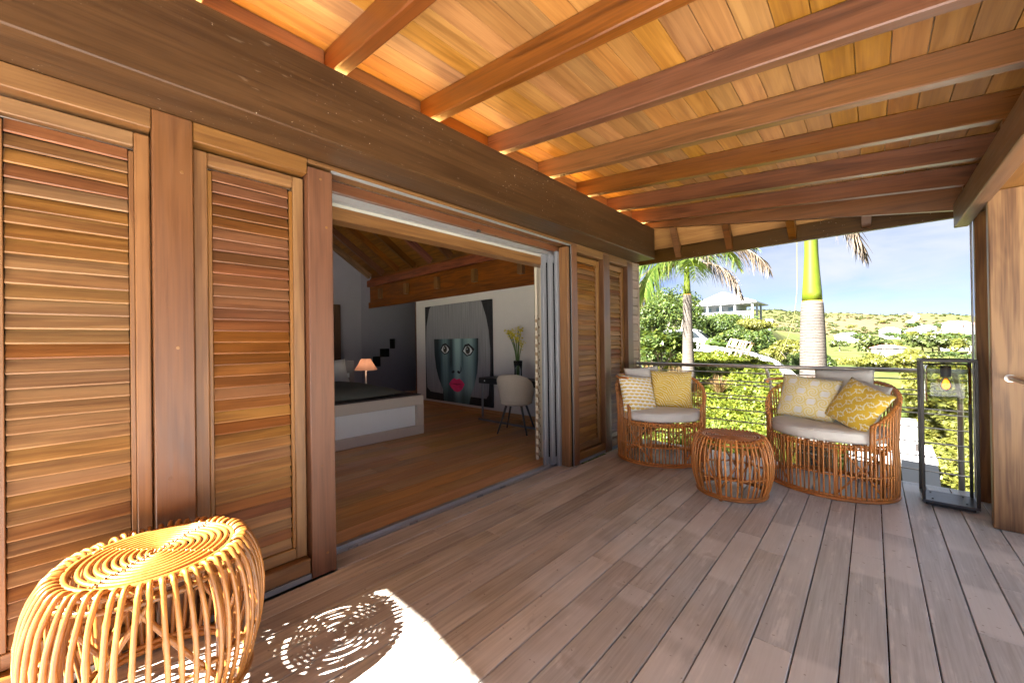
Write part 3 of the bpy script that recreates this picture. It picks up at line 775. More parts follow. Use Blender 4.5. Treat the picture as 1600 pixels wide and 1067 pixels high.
def pillow(name, c, fac, up_roll, tilt, w, h, th, mat, label, cat='cushion', seed=0):
    """square cushion at c, front facing fac, leaning back by tilt, rolled by up_roll"""
    n = 22; b = MB(); vid = {}
    rr = np.random.default_rng(seed); ph = rr.uniform(0, 6.28, 6)
    for side in (1, -1):
        for i in range(n+1):
            for j in range(n+1):
                u = -1+2*i/n; v = -1+2*j/n
                if side < 0 and (i in (0, n) or j in (0, n)): vid[(side, i, j)] = vid[(1, i, j)]; continue
                pin_u = 1-0.055*(1-v*v)**1.0*abs(u)**3; pin_v = 1-0.055*(1-u*u)*abs(v)**3
                e = ((1-abs(u)**2.6)*(1-abs(v)**2.6))**0.62
                wr = 1 + 0.10*math.sin(5*u+ph[0])*math.sin(4*v+ph[1])*e + 0.06*math.sin(9*u*v+ph[2])
                vid[(side, i, j)] = len(b.v)
                b.v.append((u*w/2*pin_v*pin_u, v*h/2*pin_u*pin_v, side*th/2*e*wr))
    for side in (1, -1):
        for i in range(n):
            for j in range(n):
                q = (vid[(side, i, j)], vid[(side, i+1, j)], vid[(side, i+1, j+1)], vid[(side, i, j+1)])
                b.f.append(q if side > 0 else q[::-1])
    F = Vector(fac).normalized(); side_ = Vector((0, 0, 1)).cross(F).normalized()
    Nn = (F*math.cos(tilt) + Vector((0, 0, 1))*math.sin(tilt)); U = Nn.cross(side_)
    Xx = side_*math.cos(up_roll) + U*math.sin(up_roll); Yy = Nn.cross(Xx)
    me = bpy.data.meshes.new(name); me.from_pydata(b.v, [], b.f); me.update(); me.polygons.foreach_set('use_smooth', [True]*len(me.polygons))
    me.materials.append(mat)
    o = bpy.data.objects.new(name, me); link(o)
    M4 = Matrix((Xx, Yy, Nn)).transposed().to_4x4(); M4.translation = Vector(c); o.matrix_world = M4
    return tag(o, label, cat)
def seat_cushion(C, F, label):
    t = root('seat_cushion', (C.x, C.y, 0.445), (0, 0, math.atan2(F.y, F.x)), local=True)
    prof = [(0.90, 0.005), (0.965, 0.012), (0.99, 0.035), (0.99, 0.075), (0.965, 0.098), (0.90, 0.107), (0.6, 0.113), (0.3, 0.115)]
    n = 64; b = MB(); A, B = 0.425, 0.375
    for k_, z in prof:
        for j in range(n):
            a = 2*math.pi*j/n; wob = 0.003*math.sin(3*a+1)+0.002*math.sin(7*a)
            b.v.append((B*k_*math.cos(a), A*k_*math.sin(a), z + wob*(k_ > 0.5)))
    for i in range(len(prof)-1):
        for j in range(n): b.f.append((i*n+j, i*n+(j+1) % n, (i+1)*n+(j+1) % n, (i+1)*n+j))
    b.f += [tuple(range(n-1, -1, -1)), tuple(range((len(prof)-1)*n, len(prof)*n))]
    o = b.build('cover', fab_seat, t, True, False)
    pts = [(B*0.985*math.cos(2*math.pi*i/n), A*0.985*math.sin(2*math.pi*i/n), 0.092) for i in range(n)]
    MB().tube(pts, 0.004, 6, True).build('piping', fab_seat, t, True, False)
    return tag(t, label, 'seat cushion', 'round off-white seat cushions')
seat_cushion(CA, FA, 'round off-white seat cushion on the left armchair')
seat_cushion(CB, FB, 'round off-white seat cushion on the right armchair')
Zup = Vector((0, 0, 1))
pillow('cushion', CA - RA*0.13 - FA*0.20 + Zup*0.785, FA+RA*0.35, 0.05, 0.30, 0.44, 0.44, 0.13, fab_white, 'plain white cushion leaning at the back of the left armchair', seed=1)
pillow('cushion', CA + RA*0.145 - FA*0.10 + Zup*0.745, FA-RA*0.10, -0.03, 0.30, 0.45, 0.44, 0.15, fabric('yellow_key_print', pat_key), 'bright yellow cushion with white key lines, right one on the left armchair', seed=2)
pillow('cushion', CA - RA*0.245 + FA*0.05 + Zup*0.712, FA+RA*0.62, -0.14, 0.42, 0.45, 0.44, 0.14, fabric('yellow_shell_print', pat_shell), 'white cushion with yellow shell print against the left arm of the left armchair', seed=3)
pillow('cushion', CB + RB*0.05 - FB*0.24 + Zup*0.80, FB, 0.06, 0.26, 0.44, 0.44, 0.13, fab_white, 'plain white cushion at the back of the right armchair between two printed ones', seed=4)
pillow('cushion', CB + RB*0.235 - FB*0.13 + Zup*0.735, FB-RB*0.75, -0.12, 0.30, 0.36, 0.38, 0.11, fab_white, 'plain white cushion behind the tilted yellow one on the right armchair', seed=5)
pillow('cushion', CB - RB*0.155 - FB*0.04 + Zup*0.752, FB+RB*0.10, -0.10, 0.34, 0.46, 0.41, 0.14, fabric('pale_swirl_print', pat_swirl), 'pale yellow and white swirl cushion at the left of the right armchair', seed=6)
pillow('cushion', CB + RB*0.225 + FB*0.055 + Zup*0.735, FB-RB*0.35, -0.36, 0.44, 0.39, 0.39, 0.14, fabric('yellow_cloud_print', pat_cloud), 'deep yellow cloud print cushion tipped on its corner in the right armchair', seed=7)

# ================================================================== FLOOR LANTERN
lan = root('floor_lantern', (2.72, 4.54, 0), label='tall black metal floor lantern with smoked glass and glowing bulb by the pillar', cat='lantern')
lx0, lx1, ly0, ly1, lt = 2.572, 2.868, 4.395, 4.690, 1.128
q = 0.019
for xa in (lx0, lx1-q):
    for ya in (ly0, ly1-q): MB().cbox(xa, xa+q, ya, ya+q, 0.044, lt-0.02, 0.002).build('post', blk, lan)
MB().cbox(lx0, lx1, ly0, ly0+q, lt-0.0195, lt, 0.002).build('top_bar', blk, lan); MB().cbox(lx0, lx1, ly1-q, ly1, lt-0.0195, lt, 0.002).build('top_bar', blk, lan)
MB().cbox(lx0, lx0+q, ly0+q+0.0005, ly1-q-0.0005, lt-0.0195, lt, 0.002).build('top_bar', blk, lan); MB().cbox(lx1-q, lx1, ly0+q+0.0005, ly1-q-0.0005, lt-0.0195, lt, 0.002).build('top_bar', blk, lan)
gun = plain('gunmetal_plate', (0.085, 0.09, 0.10), 0.35, 0.6, 0.5, 0.1, 30)
MB().cbox(lx0, lx1, ly0, ly1, 0.026, 0.0435, 0.002).build('base_plate', gun, lan); MB().cbox(lx0+0.02, lx1-0.02, ly0+0.02, ly1-0.02, 0.003, 0.0255).build('foot', blk, lan)
for xa in (lx0+0.06, lx1-0.06):
    for ya in (ly0+0.06, ly1-0.06): MB().lathe([(0.006, 0), (0.006, 0.004)], 10, (xa, ya, 0.044)).build('bolt', blk, lan)
lc = ((lx0+lx1)/2, (ly0+ly1)/2)
MB().cbox(lx0+0.02, lx1-0.02, lc[1]-0.012, lc[1]+0.012, lt-0.045, lt-0.033).build('hanger_bar', blk, lan)
MB().cbox(lc[0]-0.03, lc[0]+0.03, lc[1]-0.03, lc[1]+0.03, lt-0.031, lt-0.0205).build('hanger_block', blk, lan)
def rsq(h, r, n=6):
    pts = []
    for cx_, cy_, a0 in ((h-r, h-r, 0), (-h+r, h-r, 90), (-h+r, -h+r, 180), (h-r, -h+r, 270)):
        for i in range(n+1):
            a = R(a0+90*i/n); pts.append((cx_+r*math.cos(a), cy_+r*math.sin(a)))
    return pts
b = MB(); lv = [(0.105, 1.085), (0.116, 1.075), (0.119, 1.05), (0.119, 0.81), (0.1165, 0.795)]
nn = None
for h, z in lv:
    ps = rsq(h, 0.035); nn = len(ps); b.v += [(lc[0]+p[0], lc[1]+p[1], z) for p in ps]
for i in range(len(lv)-1):
    for j in range(nn): b.f.append((i*nn+j, i*nn+(j+1) % nn, (i+1)*nn+(j+1) % nn, (i+1)*nn+j))
b.f.append(tuple(range(nn)))
b.build('glass_shade', smoke, lan, True)
MB().lathe([(0.026, 1.0), (0.03, 1.005), (0.03, 1.083), (0.024, 1.088)], 20, (lc[0], lc[1], -0.012)).build('socket', plain('brown_socket', (0.05, 0.03, 0.025), 0.4), lan, True)
bulb_m = glass('amber_bulb_glass', (1.0, 0.66, 0.26))
bl = MB().lathe([(0.013, 0.99), (0.016, 0.975), (0.030, 0.945), (0.036, 0.92), (0.030, 0.895), (0.015, 0.882), (0.004, 0.878)], 20, (lc[0], lc[1], 0)).build('bulb', bulb_m, lan, True)
pts = []
for i in range(120):
    a = i/119; pts.append((lc[0]+0.015*math.cos(a*30), lc[1]+0.015*math.sin(a*30), 0.955-0.05*abs(math.sin(a*9))))
MB().tube(pts, 0.0028, 5).build('filament', emit('filament_glow', (1.0, 0.50, 0.10), 1.6), bl, True)
MB().lathe([(0.008, 0.97), (0.020, 0.945), (0.025, 0.92), (0.019, 0.90), (0.006, 0.888)], 16, (lc[0], lc[1], 0)).build('glow', emit('bulb_glow', (1.0, 0.40, 0.06), 0.30), bl, True)
# ================================================================== BEDROOM
pt_ = root('painting', (-3.785, 4.96, 0.133), label='large portrait painting of a grey bobbed face with pink lips on the bedroom wall', cat='painting')
def paint(name, c, d=None, sc=(30, 30, 2.2), var=0.5):
    M = Mat(name, 0.6, 0.3); d = d or tuple(x*(1-var) for x in c)
    n = M.noise(M.vm('MULTIPLY', M.pos(), sc), 1.0, 5, 0.6)
    M.color(M.ramp(n, [(0.32, d), (0.68, c)])); return M.m
pb = paint('black_paint', (0.035, 0.032, 0.035)); pg = paint('grey_hair_paint', (0.34, 0.32, 0.33), (0.19, 0.18, 0.19), (60, 60, 1.2))
def face_paint():
    M = Mat('teal_face_paint', 0.6, 0.3); x, y, z = M.xyz(M.pos()); x = x + 3.785
    n = M.noise(M.vm('MULTIPLY', M.pos(), (22, 22, 1.5)), 1.0, 5, 0.6)
    side = (x-0.02).abs().step(0.66, 0.40)
    lit = (x-0.36).step(-0.62, 0.30)*0.45 + (x-0.04).abs().step(0.17, 0.02)*0.35 + (x+0.36).abs().step(0.20, 0.02)*0.18
    sock = ((x+0.16).abs().step(0.10, 0.0) + (x-0.20).abs().step(0.07, 0.0))*z.step(0.70, 0.95)*0.14
    low = z.step(0.16, 0.50)
    k = (lit - sock + 0.16)*side*(low*0.55+0.45) + n*0.26 - 0.08
    M.color(M.ramp(k, [(0.06, (0.020, 0.026, 0.030)), (0.30, (0.10, 0.16, 0.17)), (0.68, (0.33, 0.46, 0.45))])); return M.m
pf = face_paint(); pw = paint('white_paint', (0.85, 0.85, 0.83), (0.6, 0.6, 0.6)); pk = paint('pink_lip_paint', (0.90, 0.055, 0.19), (0.72, 0.03, 0.12), (8, 8, 8))
pk2 = paint('dark_lip_paint', (0.40, 0.012, 0.05)); pir = paint('iris_paint', (0.10, 0.08, 0.06))
CXP = -3.785
MB().cbox(CXP-1.03, CXP+1.03, 4.935, 4.972, 0.133, 2.105).build('canvas', pb, pt_)
def flat(name, poly, mat, lev, parent=pt_):
    poly = [(CXP+a, z) for a, z in poly]
    return MB().prism(poly, 4.9345-lev*0.0012, 4.9345-lev*0.0012+0.0008, 'y').build(name, mat, parent)
def ell(cx_, cz_, a, b_, n=24, rot=0): return [(cx_+a*math.cos(2*math.pi*i/n)*math.cos(rot)-b_*math.sin(2*math.pi*i/n)*math.sin(rot), cz_+a*math.cos(2*math.pi*i/n)*math.sin(rot)+b_*math.sin(2*math.pi*i/n)*math.cos(rot)) for i in range(n)]
flat('painted_face', [(-0.73, 1.42), (-0.70, 1.07), (-0.65, 0.80), (-0.56, 0.577), (-0.42, 0.361), (-0.40, 0.135), (0.38, 0.135), (0.44, 0.30), (0.547, 0.511), (0.628, 0.761), (0.663, 1.006), (0.68, 1.42)], pf, 0)
flat('painted_hair', [(-0.813, 2.10), (-0.873, 2.045), (-0.979, 1.678), (-1.01, 1.21), (-1.0, 0.742), (-0.969, 0.369), (-0.853, 0.296), (-0.429, 0.283), (-0.42, 0.361), (-0.562, 0.577), (-0.651, 0.8), (-0.701, 1.073), (-0.713, 1.405), (0.037, 1.403), (0.671, 1.401), (0.663, 1.006), (0.628, 0.761), (0.547, 0.511), (0.419, 0.286), (0.868, 0.283), (0.927, 0.357), (0.979, 0.814), (0.987, 1.208), (0.951, 1.544), (0.885, 1.805), (0.759, 2.10)], pg, 1)
for ex, ez, s_ in ((-0.341, 1.183, 1.0), (0.365, 1.163, 1.05)):
    flat('painted_lid', [(ex-0.165*s_, ez-0.01), (ex-0.08*s_, ez+0.115*s_), (ex+0.03*s_, ez+0.135*s_), (ex+0.12*s_, ez+0.08*s_), (ex+0.19*s_, ez+0.035), (ex+0.09*s_, ez-0.075*s_), (ex-0.03*s_, ez-0.10*s_)], pb, 2)
    flat('painted_eye', [(ex-0.125*s_, ez-0.005), (ex-0.06*s_, ez+0.075*s_), (ex+0.03*s_, ez+0.09*s_), (ex+0.10*s_, ez+0.045*s_), (ex+0.13*s_, ez), (ex+0.07*s_, ez-0.055*s_), (ex-0.02*s_, ez-0.075*s_)], pw, 3)
    flat('painted_iris', ell(ex+0.005, ez+0.012, 0.064*s_, 0.072*s_), pir, 4); flat('painted_pupil', ell(ex+0.005, ez+0.015, 0.032*s_, 0.035*s_), pb, 5)
    flat('painted_glint', ell(ex-0.012, ez+0.035, 0.012, 0.014, 12), pw, 6)
for ex in (-0.088, 0.088): flat('painted_nostril', ell(ex, 0.742, 0.050, 0.026, 16, 0.25 if ex < 0 else -0.25), pb, 2)
flat('painted_nose', [(0.128, 0.735), (0.168, 0.765), (0.172, 0.82), (0.145, 0.875), (0.150, 0.81), (0.138, 0.765)], pb, 2)
flat('painted_lips', [(-0.224, 0.496), (-0.140, 0.575), (-0.056, 0.617), (0.028, 0.594), (0.104, 0.617), (0.191, 0.575), (0.263, 0.511), (0.191, 0.418), (0.111, 0.365), (0.034, 0.347), (-0.060, 0.365), (-0.151, 0.423)], pk, 2)
flat('painted_lip_line', [(-0.17, 0.499), (-0.05, 0.515), (0.03, 0.503), (0.10, 0.515), (0.21, 0.508), (0.10, 0.498), (0.03, 0.486), (-0.05, 0.498)], pk2, 3)

bed = root('bed', (-3.6, 2.4, 0), label='low bed with beige footboard and white inset panel in the bedroom', cat='bed')
beige = plain('beige_lacquer', (0.56, 0.49, 0.42), 0.5, 0, 0.4, 0.04); wpan = plain('white_panel', (0.85, 0.87, 0.86), 0.4, 0, 0.4, 0.02)
fx = -2.55; y0, y1 = 1.35, 3.322
MB().cbox(fx-0.12, fx, y0, y1, 0.423, 0.56).build('footboard_rail', beige, bed); MB().cbox(fx-0.12, fx, y0, y1, 0.0, 0.125).build('footboard_rail', beige, bed)
for a, b_ in ((y0, y0+0.11), (y1-0.11, y1)): MB().cbox(fx-0.12, fx, a, b_, 0.126, 0.422).build('footboard_stile', beige, bed)
MB().box(fx-0.11, fx-0.06, y0+0.11, y1-0.11, 0.126, 0.422).build('footboard_panel', wpan, bed)
MB().cbox(-4.68, fx-0.122, y0+0.02, y1-0.02, 0.0, 0.40).build('bed_base', beige, bed)
dkm = plain('mattress_edge', (0.10, 0.075, 0.07), 0.8); MB().cbox(-4.66, fx-0.02, y0+0.03, y1-0.03, 0.5605, 0.575, 0.004).build('bed_ledge', dkm, bed)
MB().cbox(-4.66, fx-0.30, y0+0.10, y1-0.28, 0.576, 0.61, 0.015).build('sheet', wpan, bed)
gq = plain('grey_green_blanket', (0.13, 0.14, 0.125), 0.9, 0, 0.1, 0.1, 15)
bn = MB(); n = 24
for i in range(n+1):
    for j in range(n+1):
        u, v = i/n, j/n; e = min(1, 6*min(u, 1-u))*min(1, 6*min(v, 1-v))
        bn.v.append((-4.6+1.98*u, y0+0.13+(y1-y0-0.35)*v, 0.612+0.10*e**0.5+0.008*math.sin(9*u+4*v)))
for i in range(n):
    for j in range(n): bn.f.append((i*(n+1)+j, (i+1)*(n+1)+j, (i+1)*(n+1)+j+1, i*(n+1)+j+1))
bn.build('blanket', gq, bed, True)
MB().cbox(-4.80, -4.70, y0-0.1, 3.30, 0.0, 1.03, 0.02).build('headboard', plain('grey_headboard', (0.33, 0.30, 0.28), 0.8), bed)
MB().cbox(-4.699, -4.690, 3.06, 3.20, 0.72, 0.80).build('socket_plate', wpan, bed)
pillow('bed_pillow', (-4.52, 2.78, 0.83), (1, 0, 0), 0.05, 0.35, 0.62, 0.46, 0.17, fab_white, 'white pillow propped against the grey headboard of the bed', 'pillow', 11)
nt = root('bedside_table', (-4.75, 3.6, 0), label='small dark bedside table beside the bed, under the shaded lamp', cat='table')
MB().cbox(-4.95, -4.55, 3.38, 3.82, 0.44, 0.48).build('top', dkm, nt); MB().cbox(-4.93, -4.57, 3.40, 3.80, 0.0, 0.4395).build('cabinet', dkm, nt)
lmp = root('bedside_lamp', (-4.8, 3.57, 0.48), label='bedside lamp with pinkish conical shade standing beside the bed', cat='lamp')
MB().lathe([(0.075, 0.0), (0.075, 0.012), (0.012, 0.02), (0.011, 0.36)], 18, (-4.8, 3.57, 0.481)).build('stand', plain('white_lacquer', (0.7, 0.69, 0.68), 0.3), lmp, True)
sh = Mat('pleated_shade', 0.8, 0.2); sh.color((0.62, 0.43, 0.34))
tr_s = sh.new('ShaderNodeBsdfTranslucent'); tr_s.inputs[0].default_value = (0.7, 0.45, 0.33, 1); mx_s = sh.new('ShaderNodeMixShader'); mx_s.inputs[0].default_value = 0.4
sh.link(sh.b.outputs[0], mx_s.inputs[1]); sh.link(tr_s.outputs[0], mx_s.inputs[2]); sh.link(mx_s.outputs[0], sh.out.inputs[0])
MB().lathe([(0.01, 0.36), (0.03, 0.40), (0.03, 0.44), (0.01, 0.47)], 12, (-4.8, 3.57, 0.485)).build('bulb', emit('bedside_glow', (1.0, 0.62, 0.40), 2.2), lmp, True)
MB().lathe([(0.205, 0.345), (0.085, 0.555)], 28, (-4.8, 3.57, 0.485), False).build('lamp_shade', sh.m, lmp, True)
for yy, zz, w_, h_ in ((5.12, 0.87, 0.20, 0.26), (5.35, 1.09, 0.26, 0.22), (5.58, 1.33, 0.14, 0.26)):
    o = MB().cbox(RX+0.002, RX+0.03, yy-w_/2, yy+w_/2, zz-h_/2, zz+h_/2).build('picture_frame', darkm)
    tag(o, {5.12: 'lowest of three small dark frames on the far dim wall', 5.35: 'middle one of three small dark frames on the far dim wall', 5.58: 'highest of three small dark frames on the far dim wall'}[yy], 'frame', 'small dark frames')
# desk along the wall, chair, vase
dsk = root('wall_desk', (-1.9, 4.78, 0), label='thin black wall desk behind the beige chair in the bedroom', cat='desk')
MB().cbox(-2.70, -0.8, 4.55, 4.952, 0.62, 0.715).build('top', blk, dsk)
for xx in (-2.67, -0.85): MB().cbox(xx, xx+0.03, 4.58, 4.61, 0.03, 0.6195).build('leg', alu2, dsk)
MB().cbox(-2.67, -0.82, 4.5, 4.53, 0.0, 0.029).build('foot_bar', alu2, dsk)
for q_ in range(3): o = MB().lathe([(0.012, 0), (0.012, 0.008)], 10).build('knob', wpan, dsk); o.rotation_euler = (R(90), 0, 0); o.location = Vector((-2.55+q_*0.5, 4.549, 0.668))-wl(dsk)
chd = root('desk_chair', (-1.56, 4.25, 0), (0, 0, R(25)), 'beige upholstered desk chair with dark splayed legs by the wall desk', 'chair', local=True)
fch = plain('beige_upholstery', (0.46, 0.40, 0.33), 0.9, 0, 0.2, 0.08, 40)
b = MB(); n = 26; rows = 10
for side in (0, 1):
    for r_ in range(rows+1):
        v = r_/rows
        for j in range(n+1):
            a = R(-118 + 236*j/n) ; k_ = abs(j/n*2-1)
            top = 0.86 - 0.34*k_**2.4; z = 0.44 + (top-0.44)*v
            rad = 0.225 + 0.035*v - (0.028 if side else 0)
            b.v.append((-rad*math.sin(a)*1.05, -rad*math.cos(a)*-1.0*-1.0 - 0.03*v, z))
st = (rows+1)*(n+1)
for side in (0, 1):
    for r_ in range(rows):
        for j in range(n):
            q4 = (side*st+r_*(n+1)+j, side*st+r_*(n+1)+j+1, side*st+(r_+1)*(n+1)+j+1, side*st+(r_+1)*(n+1)+j); b.f.append(q4 if side else q4[::-1])
for j in range(n): b.f.append((rows*(n+1)+j, rows*(n+1)+j+1, st+rows*(n+1)+j+1, st+rows*(n+1)+j))
for r_ in range(rows):
    for j in (0, n): b.f.append((r_*(n+1)+j, (r_+1)*(n+1)+j, st+(r_+1)*(n+1)+j, st+r_*(n+1)+j))
b.build('backrest', fch, chd, True, False)
MB().lathe([(0.19, 0.40), (0.235, 0.42), (0.24, 0.46), (0.21, 0.485), (0.1, 0.49)], 28).build('seat', fch, chd, True, False)
for sx in (-1, 1):
    for sy in (-1, 1): MB().tube([(sx*0.11, sy*0.11, 0.41), (sx*0.22, sy*0.22, 0.0)], [0.018, 0.011], 10).build('leg', plain('dark_leg', (0.06, 0.055, 0.055), 0.5), chd, True, False)
vs_ = root('glass_vase', (-1.95, 4.74, 0.716), label='tall clear glass vase on the wall desk', cat='vase')
MB().lathe([(0.06, 0.0), (0.065, 0.01), (0.062, 0.15), (0.075, 0.29), (0.068, 0.30), (0.058, 0.15), (0.055, 0.02)], 22, (-1.95, 4.74, 0.716), False).build('body', clear, vs_, True)
fl = root('yellow_flowers', (-1.95, 4.74, 0.76), label='stems of small yellow flowers standing in the glass vase', cat='flowers')
stem = plain('flower_stem', (0.10, 0.16, 0.035), 0.6); fy = plain('yellow_petals', (0.62, 0.48, 0.03), 0.7)
rr = random.Random(5)
for i in range(9):
    a = rr.uniform(0, 6.28); d = rr.uniform(0.05, 0.24); h = rr.uniform(0.55, 0.80)
    tip = (-1.95+d*math.cos(a), 4.74+d*math.sin(a)*0.6, 0.72+h)
    s_ = MB().tube(smoothpts([(-1.95+0.02*math.cos(a), 4.74+0.02*math.sin(a), 0.75), (-1.95+d*0.3*math.cos(a), 4.74+d*0.2*math.sin(a), 0.72+h*0.6), tip], 4), 0.006, 6).build('stem', stem, fl, True)
    pb_ = MB()
    for q_ in range(26):
        c_ = Vector(tip)+Vector((rr.gauss(0, 0.028), rr.gauss(0, 0.028), rr.gauss(0, 0.035))); u = Vector((rr.gauss(0, 1), rr.gauss(0, 1), rr.gauss(0, 1))).normalized()*0.016; w_ = u.orthogonal().normalized()*0.013
        pb_.add([c_-u, c_-w_, c_+u, c_+w_], [(0, 1, 2, 3)])
    pb_.build('blossom', fy, s_)
cu = root('curtain', (-0.35, 3.35, 0), label='beige patterned curtain hanging inside the right edge of the doorway', cat='curtain')
Mc = Mat('patterned_curtain', 0.9, 0.1); x, y, z = Mc.xyz(Mc.pos())
dots = ((y*95.0).sin()*(z*70.0 + (y*60.0).sin()).sin()).gt(0.30)*z.lt(1.6)
Mc.color(Mc.mix(dots, (0.50, 0.43, 0.33), (0.20, 0.13, 0.08))); 
b = MB(); n = 60; rows = 20
for i in range(rows+1):
    z_ = 0.05 + 2.10*i/rows; sp = 1.0 - 0.25*(i/rows)
    for j in range(n+1):
        v = j/n; yy_ = 3.265+0.22*v*sp + 0.02*(1-i/rows)*(0 if v > 0.5 else -1); b.v.append((-0.375+0.028*math.sin(v*30)*sp + 0.01*math.sin(v*13+1), yy_, z_))
for i in range(rows):
    for j in range(n): b.f.append((i*(n+1)+j, i*(n+1)+j+1, (i+1)*(n+1)+j+1, (i+1)*(n+1)+j))
b.build('drape', Mc.m, cu, True)
MB().tube([(-0.375, 3.25, 2.165), (-0.375, 3.52, 2.165)], 0.012, 8).build('rod', alu2, cu, True)
# ================================================================== TERRAIN
def sm(a, b, x):
    t = np.clip((x-a)/(b-a), 0, 1); return t*t*(3-2*t)
def nz2(x, y, s, seed=0):
    return (np.sin(x/s*1.7+seed)*np.cos(y/s*1.3+seed*2.1) + 0.5*np.sin(x/s*3.9+y/s*2.7+seed*1.7) + 0.25*np.sin(x/s*8.3-y/s*7.1+seed))/1.75
def ground_z(x, y):
    x = np.asarray(x, float); y = np.asarray(y, float)
    a = x/np.maximum(y, 1.0)
    near = np.interp(y, [0, 5.6, 8, 10, 12, 14, 16, 18, 20, 23], [-0.9, -2.0, -1.95, -1.68, -1.28, -0.82, -0.38, 0.02, 0.33, 0.6]) - 0.05*np.clip(x-2, 0, 12)*sm(6, 12, y) + 0.04*np.clip(-x-1, 0, 6)*sm(7, 12, y) + 0.05*nz2(x, y, 1.6, 3)*sm(6, 9, y)
    ridge = 42 - 85*np.clip(a, -0.6, 0.35) + 3.0*nz2(a*900, y*0, 60, 2)
    yl = np.interp(y, [22, 60, 110, 220, 380, 900, 1300, 4000], [0.6, 3.4, 4.0, 4.0, 8.0, 0, 0, 0])
    yr = np.interp(y, [22, 60, 110, 150, 200, 280, 330, 400, 900, 1300, 4000], [-2.6, -5.2, -5.0, -4.6, -3.3, -0.8, 0.8, 4.0, 0, 0, 0])
    wl_ = sm(-0.055, -0.15, a)
    far = yr*(1-wl_) + yl*wl_
    t = sm(360, 900, y); far = far*(1-t) + ridge*t
    far = far*(1-sm(930, 2200, y)*0.9)
    far = far + nz2(x, y, 9, 1)*0.25*sm(25, 60, y) + nz2(x, y, 45, 3)*1.6*sm(340, 560, y) + nz2(x, y, 130, 5)*3.0*sm(420, 700, y)
    k = sm(19, 30, y)
    return near*(1-k) + far*k
na, nr = 260, 120
rad = np.concatenate([np.linspace(0.3, 30, 50), 30*np.exp(np.linspace(0.04, math.log(3600/30), nr-50))])
# finer angles in front (+y), coarser behind
front = np.linspace(-62, 40, 190); back = np.linspace(40, 298, 72)[1:-1]
ang = np.radians(np.concatenate([front, back])); na = len(ang)
GX = CAM.x + np.outer(rad, np.sin(ang)); GY = np.outer(rad, np.cos(ang))
GZ = ground_z(GX, np.where(GY < 0, 0, GY)); GZ = np.where(GY < 0, -0.95, GZ)
vtx = np.stack([GX, GY, GZ], -1).reshape(-1, 3)
fc = []
for i in range(nr-1):
    for j in range(na): fc.append((i*na+j, i*na+(j+1) % na, (i+1)*na+(j+1) % na, (i+1)*na+j))
fc.append(tuple(range(na)))
Mg = Mat('terrain', 0.95, 0.1)
x, y, z = Mg.xyz(Mg.pos())
n1 = Mg.noise(Mg.pos(), 0.03, 6, 0.6); n2 = Mg.noise(Mg.pos(), 0.5, 5, 0.65); n3 = Mg.noise(Mg.pos(), 0.11, 6, 0.6, 0.5)
nearc = Mg.ramp(n2, [(0.3, (0.022, 0.032, 0.008)), (0.55, (0.055, 0.07, 0.016)), (0.75, (0.09, 0.08, 0.04))])
field = Mg.ramp(n3, [(0.3, (0.035, 0.05, 0.012)), (0.5, (0.062, 0.075, 0.02)), (0.7, (0.09, 0.088, 0.032))])
dry = Mg.ramp(n3*0.6+n2*0.4, [(0.34, (0.050, 0.048, 0.020)), (0.50, (0.088, 0.066, 0.036)), (0.68, (0.115, 0.082, 0.047))])
green = Mg.ramp(n3*0.6+n2*0.4, [(0.3, (0.040, 0.046, 0.015)), (0.7, (0.080, 0.080, 0.030))])
hill = Mg.mix((n1*1.0 + (z*0.012) + ((x+10.0)*0.0028).abs()*0.9).step(0.80, 1.15), dry, green)
c = Mg.mix(y.step(25.0, 45.0), nearc, field); c = Mg.mix((y + (n1-0.5)*120.0).step(350.0, 400.0), c, hill)
Mg.color(c); Mg.bump(n2, 0.6, 0.3)
me = bpy.data.meshes.new('ground'); me.from_pydata(vtx.tolist(), [], fc); me.update(); me.polygons.foreach_set('use_smooth', [True]*len(me.polygons))
me.materials.append(Mg.m); go = bpy.data.objects.new('ground', me); link(go); tag(go, kind='structure')
def gz(x, y): return float(ground_z(x, y))

# unseen pale terrace, added to bounce sunlight into the veranda from beside and behind
bounce_terrace = root('terrace', (8, -6, -0.17)); tag(bounce_terrace, kind='structure')
pav = plain('bounce_limestone', (0.66, 0.655, 0.64), 0.75, 0, 0.25, 0.10, 2.5)
for i in range(12):
    for j in range(14):
        xa, ya = 3.52 + i*1.0 if j >= 7 else -3.5 + i*1.35, (-2.7 + (j-7)*1.0) if j >= 7 else -9.6 + j*0.98
        wx_, wy_ = (0.99, 0.99) if j >= 7 else (1.34, 0.97)
        if ya + wy_ > 4.1: continue
        MB().cbox(xa, xa+wx_, ya, ya+wy_, -0.23, -0.17, 0.004).build('bounce_slab', pav, bounce_terrace)
MB().box(-3.6, 15.6, -9.7, 4.2, -1.2, -0.235).build('bounce_slab_base', plain('slab_concrete', (0.42, 0.40, 0.37), 0.9), bounce_terrace)

